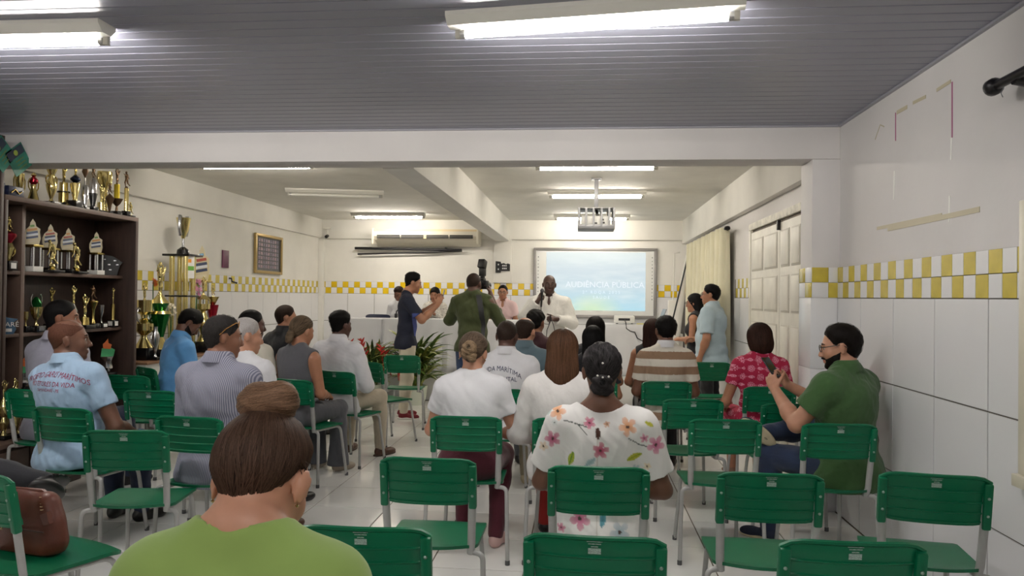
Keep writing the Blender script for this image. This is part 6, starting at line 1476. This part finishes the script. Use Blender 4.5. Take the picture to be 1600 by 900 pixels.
ct_ = bx('card', (-.002, -.055, 0), (.002, .055, .26), wht_pl, None, loc=(-4.50, ray_x(296, 420, -4.50)[0], 1.66), rot=(0, 0, R(-40))); tag(ct_, 'white and green printed card hung on the tall column trophy', 'card')
bx('print_band', (-.003, -.05, .09), (-.0021, .05, .14), mat('card_bright_green', '5d9a35', .5), ct_); bx('print_band', (.0021, -.05, .09), (.003, .05, .14), mat('card_bright_green', '5d9a35', .5), ct_); bx('print_sun', (.0021, -.02, .18), (.003, .02, .22), mat('card_sun', 'd68a2c', .5), ct_)
trophy('printed shield on columns at the right behind the column trophy on the desk', 313, 540, 373, -4.74, ZD, [('block', .04, .08, blk_base), ('columns', .60, .045, silver, 4, .009), ('block', .02, .075, gold_d), ('shield', .34, .075, 'shield_red', 'shield_blue')])
trophy('gold winged trophy with gallery behind the sky blue polo man', 316, 562, 442, -4.52, ZD, [('block', .14, .12, blk_base), ('lathe', .50, [(.08, 0), (.03, .2), (.09, .5), (.05, .7), (.03, .8), (.09, .86), (.09, 1)], gold), ('columns', .06, .08, gold, 6, .01), ('lathe', .06, [(.09, 0), (.03, 1)], gold), ('fig', .24, 'victory', gold)])
trophy('gold and red trophy at the right end of the desk', 331, 560, 452, -4.50, ZD, [('block', .12, .10, blk_base), ('lathe', .36, [(.06, 0), (.03, .3), (.08, 1)], gold), ('lathe', .20, [(.05, 0), (.085, 1)], redm), ('lathe', .12, [(.03, 0), (.09, 1)], gold_d), ('fig', .20, 'runner', gold)])
trophy('low silver two-handled cup between the big gold and green trophies', 242, 562, 508, -4.42, ZD, [('block', .10, .14, blk_base), ('lathe', .9, URN, silver), ('handles', 0, .12, .6, .2, silver, .08)])
# artificial flowers among the trophies
def blossoms(label, px, py, X, n, spread, cols, zb):
    y_, z_ = ray_x(px, py, X); t = empty('artificial_flowers', (X, y_, zb)); tag(t, label, 'flowers'); g = random.Random(int(px))
    for i in range(n):
        dx, dy, dz = g.uniform(-1, 1)*spread*.6, g.uniform(-1, 1)*spread, z_-zb+g.uniform(-1, 1)*spread*1.3
        mb = MB()
        for k in range(6):
            a_ = k*math.pi/3; r_ = .032
            mb.add([(0, 0, 0), (r_*math.cos(a_-.45)*.8, r_*math.sin(a_-.45)*.8, .012), (r_*1.25*math.cos(a_), r_*1.25*math.sin(a_), .02), (r_*math.cos(a_+.45)*.8, r_*math.sin(a_+.45)*.8, .012)], [(0, 1, 2, 3)])
        mb.xf(Matrix.Translation((dx, dy, dz)) @ Matrix.Rotation(R(g.uniform(30, 100)), 4, 'Y') @ Matrix.Rotation(R(g.uniform(-70, 10)), 4, 'Z')); mb.build('blossom', mat(cols[i % len(cols)], dict(petal_pink='c98aa0', petal_rose='b56f92', petal_orange='d06a1f', petal_pale='cfc6b0', petal_violet='8f6a9a')[cols[i % len(cols)]], .6), t)
        if i % 3 == 0: MB().tube([(0, 0, 0), (dx*.5, dy*.5, dz*.5), (dx, dy, dz)], .004, 6).build('stem', mat('stem_green', '3b6a38', .6), t)
blossoms('pink artificial flowers standing among the desk trophies', 305, 452, -4.56, 22, .075, ['petal_pink', 'petal_rose', 'petal_pink', 'petal_violet'], ZD)
blossoms('single orange artificial flower left of the green trophy', 240, 443, -4.58, 5, .02, ['petal_orange'], ZD)
blossoms('pale cream artificial flowers between green trophy and sky blue polo', 266, 482, -4.56, 10, .045, ['petal_pale'], ZD)

# ================================================================== PLANT ARRANGEMENT IN FRONT OF THE STAGE
leaf_g = mat('palm_leaf_green', '58702e', .45, var=.3, vscale=9); leaf_y = mat('palm_leaf_yellow_green', '959a4e', .45, var=.3, vscale=9); leaf_d = mat('leaf_dark', '3a5626', .45, var=.3, vscale=9); helic = mat('heliconia_red', 'a8261f', .4)
def leaf_mesh(L, w):
    mb = MB(); n = 6; vs = []; fs = []
    for i in range(n+1):
        u = i/n; ww = w*math.sin(math.pi*min(1, u*.92+.06))**.8; z = L*(u-.28*u*u*u); y = L*.55*u*u
        vs += [(-ww, y, z-.25*ww), (0, y, z+.1*ww), (ww, y, z-.25*ww)]
    for i in range(n): fs += [(i*3, i*3+1, i*3+4, i*3+3), (i*3+1, i*3+2, i*3+5, i*3+4)]
    return mb.add(vs, fs).mesh('leaf', True, None)
LM = {}
for i_, m_ in enumerate((leaf_g, leaf_y, leaf_d)):
    a_ = leaf_mesh(.44, .016); a_.materials.append(m_); LM[i_] = a_
def arrangement(label, x, y, n, spread, hgt, seed):
    t = empty('plant_arrangement', (x, y, 0)); tag(t, label, 'plant', 'plant arrangements at the stage'); g = random.Random(seed)
    MB().lathe([(.11, 0), (.15, .12), (.16, .26), (.145, .26), (.13, .14)], n=18).build('pot', mat('pale_pot', 'c9cfc0', .45), t, smooth=True)
    for i in range(n):
        o = link('leaf', LM[g.choice((0, 0, 1, 1, 2))], None, t, (g.uniform(-.10, .10), g.uniform(-.08, .08), .22+g.uniform(0, hgt*.45)))
        o.rotation_euler = (R(g.uniform(-48, 12)), R(g.uniform(-25, 25)), R(g.uniform(0, 360))); s_ = g.uniform(.7, 1.25)*spread; o.scale = (s_, s_, s_)
    for i in range(6):
        a_ = g.uniform(0, 6.28); r_ = g.uniform(.10, .30)*spread; z_ = g.uniform(.42, .82)
        mb = MB()
        for k in range(4): mb.tube([(0, 0, k*.028), (.02*(-1)**k, 0, k*.028+.02), (.075*(-1)**k, 0, k*.028+.05)], [.016, .018, .003], 6)
        mb.tube([(0, 0, -.25), (0, 0, .12)], .006, 6)
        fl = mb.build('heliconia', helic, t, smooth=True, loc=(r_*math.cos(a_), -abs(r_*math.sin(a_))-.10, z_), rot=(R(g.uniform(-20, 30)), R(g.uniform(-25, 25)), R(g.uniform(-50, 50))))
    return t
arrangement('leafy palm arrangement with red heliconias right of the phone man', -2.27, 9.95, 270, 1.3, .80, 3)
arrangement('leafy palm arrangement with red heliconias left of the phone man', -2.92, 9.98, 220, 1.2, .60, 8)

# ================================================================== THINGS HELD OR LYING ABOUT
def w2(out, p):      # person-local -> world
    b = out['body']; a = b.rotation_euler[2]; q = rot_rz((p[0], p[1]), a); return Vector((b.location[0]+q[0], b.location[1]+q[1], b.location[2]+p[2]))
def phone(label, out, p, yaw, pitch, col='1a1a1d', s=1.0, roll=0.):
    c = w2(out, p); t = empty('mobile_phone', c); t.rotation_euler = (R(pitch), R(roll), R(yaw)+out['body'].rotation_euler[2]); tag(t, label, 'phone')
    bx('phone_body', (-.037*s, -.0045, -.077*s), (.037*s, .0045, .077*s), mat('phone_'+col, col, .25, .3), t, bev=.004)
    bx('phone_screen', (-.034*s, -.0056, -.073*s), (.034*s, -.0042, .073*s), mat('phone_glass', '1b2026', .08), t)
    bx('camera_bump', (.008*s, .004, .04*s), (.03*s, .007, .068*s), mat('phone_lens', '0c0c0e', .1), t)
sc_ = P11['sc']; phone('silver phone held up by the young man in navy', P11, P11['pel']+np.array([.0, .44, .53])*sc_, 0, -12, '9a9aa0')
sc_ = P30['sc']; phone('dark phone held by the bearded man in green', P30, P30['pel']+np.array([-.065, .475, .525])*sc_, 0, -40, '2b2c30')
# microphone with its cable
j_ = P16['joints'][1][2]; hd = np.array([-.35, .5, .6]); hd /= np.linalg.norm(hd)
mc = j_+hd*.07; c0 = w2(P16, mc+np.array([-.02, .02, -.11])); c1 = w2(P16, mc+np.array([-.03, .03, .07])); c2 = w2(P16, mc+np.array([-.034, .034, .115]))
mi = MB().tube([c0, c1], [.011, .015], 12).build('microphone', mat('mic_black', '131315', .4), smooth=True); tag(mi, 'black microphone in the raised hand of the bald speaker', 'microphone')
MB().tube([c1, c1.lerp(c2, .5), c2], [.022, .026, .012], 12).build('mic_head', mat('mic_grille', '55555a', .4, .7, bump=.4, bscale=500), mi, smooth=True)
hl = w2(P16, P16['joints'][0][2]+np.array([.06, .07, .0]))
cbm = MB().tube([c0, c0+Vector((.0, -.01, -.10)), c0+Vector((.03, -.03, -.20)), c0+Vector((.10, -.04, -.21)), hl+Vector((-.01, -.03, .06)), hl+Vector((0, -.02, 0)), hl+Vector((-.05, -.02, -.13)), hl+Vector((-.07, .0, -.35)), hl+Vector((-.05, .05, -.7))], .0045, 6).build('microphone_cable', mat('cable_black', '1a1a1c', .5), smooth=True); tag(cbm, 'thin black microphone cable looped through the speaker\'s lower hand', 'cable')
MB().tube([hl, hl+Vector((.03, -.03, -.08)), hl+Vector((.06, -.02, -.2)), hl+Vector((.0, -.02, -.34)), hl+Vector((-.07, .0, -.35))], .0045, 6).build('cable_loop', mat('cable_black', '1a1a1c', .5), cbm, smooth=True)
# camera with flash of the photographer
hp_ = P12['hp']; cc_ = w2(P12, hp_(.03, .17, .0)); cam_t = empty('photo_camera', cc_, P12['body'].rotation_euler[2]-R(14)); tag(cam_t, 'black camera with a flash unit held at the eye of the olive-shirted photographer', 'camera')
kb = mat('camera_black', '121214', .45)
bx('camera_body', (-.07, -.035, -.05), (.07, .035, .05), kb, cam_t, bev=.01); bx('prism_housing', (-.03, -.03, .05), (.03, .03, .075), kb, cam_t, bev=.006)
MB().tube([(0, .035, -.005), (0, .06, -.005), (0, .15, -.005)], [.036, .036, .04], 16).build('lens', kb, cam_t, smooth=True)
fu = bx('flash_foot', (-.02, -.02, .075), (.02, .02, .10), kb, cam_t); bx('flash_body', (-.035, -.03, .10), (.035, .025, .19), kb, cam_t, bev=.006)
MB().box((-.042, -.05, -.03), (.042, .05, .05), .008).xf(Matrix.Translation((.0, .0, .235)) @ Matrix.Rotation(R(70), 4, 'X')).build('flash_head', kb, cam_t, smooth=True)
# camera strap down the photographer's back
tpf = P12['tp']; st_ = MB(); F_ = P12['topF']; pts = []
for k in range(13):
    u = .56-.055*k; x_ = .085+.05*math.sin(k*.25); q = tpf(x_, 0, u); P_ = np.array([[q[0], yy, q[2]] for yy in F_.ax[1]], np.float32); d_ = F_.at(P_); i_ = int(np.argmax(d_ < 0)); pts.append((q[0], F_.ax[1][i_]-.014, q[2]))
st_.add([(x_+q_, y_-e_, z_) for (x_, y_, z_) in pts for (q_, e_) in ((-.03, 0), (.03, 0), (.03, .004), (-.03, .004))], [f_ for i_ in range(len(pts)-1) for f_ in ((4*i_+3, 4*i_+2, 4*i_+6, 4*i_+7), (4*i_, 4*i_+4, 4*i_+5, 4*i_+1), (4*i_+1, 4*i_+5, 4*i_+6, 4*i_+2), (4*i_, 4*i_+3, 4*i_+7, 4*i_+4))])
so_ = st_.build('camera_strap', kb, None, smooth=True, loc=P12['body'].location, rot=(0, 0, P12['body'].rotation_euler[2])); tag(so_, 'wide black strap hanging down the back of the olive shirt', 'strap')
# shoulder bag strap of the man in denim
# handbag on the lower left chair
hb = empty('handbag', (-2.245, 2.80, .452), R(-24+12)); tag(hb, 'brown leather handbag standing on the lower left chair', 'handbag')
bl = mat('handbag_leather', '5c2c1e', .42, var=.12, vscale=18, bump=.15, bscale=150)
F_ = Field([ell((0, 0, .11), (.19, .075, .12)), cone((-.13, 0, .03), (.13, 0, .03), .06, .06), cone((-.11, 0, .20), (.11, 0, .20), .035, .035), cone((-.15, 0, .05), (-.12, 0, .19), .05, .04), cone((.15, 0, .05), (.12, 0, .19), .05, .04)], .007, k=.03); F_.cut((0, 0, -1), 0.003, .01)
link('bag_body', F_.mesh('bag_body'), bl, hb)
bx('flap_seam', (-.19, -.083, .105), (.19, -.078, .110), mat('handbag_seam', '3f1d14', .5), hb)
MB().tube([(-.055, -.085, .10), (-.055, -.085, .135), (-.02, -.085, .135), (-.02, -.085, .10), (-.055, -.085, .10)], .0025, 6).build('buckle', mat('buckle_gold', 'b8a27a', .3, .9), hb)
MB().tube([(-.12, 0, .22), (-.09, .0, .235), (.09, .0, .24), (.13, 0, .22)], .009, 8).build('handle', bl, hb, smooth=True)
for k in range(5): MB().lathe([(.004, -.002), (.007, 0), (.004, .002)], n=8, caps=False).xf(Matrix.Translation((.115+.006*k, -.03-.004*k, .225-.011*k))).build('chain_link', mat('buckle_gold', 'b8a27a', .3, .9), hb)
MB().prism([(0, 0), (.035, .015), (.05, -.03), (.02, -.04)], .02).xf(Matrix.Translation((.145, -.06, .165))).build('tassel', bl, hb)
# purse held by the woman in crimson
c_ = w2(P29, P29['joints'][0][2]+np.array([-.03, .06, .02])); pu = MB().box((-.09, -.05, -.02), (.09, .05, .02), .015).build('purse', mat('purse_dark_red', '3a1418', .35), smooth=True, loc=c_, rot=(R(-12), R(-8), R(20))); tag(pu, 'dark red purse in the hand of the woman in crimson', 'purse')
bx('clasp', (-.015, -.055, -.006), (.015, -.049, .008), mat('buckle_gold', 'b8a27a', .3, .9), pu)
# papers, headset and small things on the stage table
hs_ = empty('headset', (-2.83, 11.30, TZ+.79)); tag(hs_, 'black headset standing on the stage table before the woman in white', 'headset')
MB().tube([(-.08, 0, .02), (-.075, 0, .10), (-.03, 0, .15), (.03, 0, .15), (.075, 0, .10), (.08, 0, .02)], .010, 8).build('headband', kb, hs_, smooth=True)
for s_ in (-1, 1): bx('ear_cup', (s_*.08-.02, -.035, .0), (s_*.08+.02, .035, .07), kb, hs_, bev=.012)
pp = bx('paper_sheet', (-1.5, 11.05, TZ+.788), (-1.25, 11.25, TZ+.792), wht_pl); tag(pp, 'white paper sheet on the stage table before the pink-shirted man', 'paper')
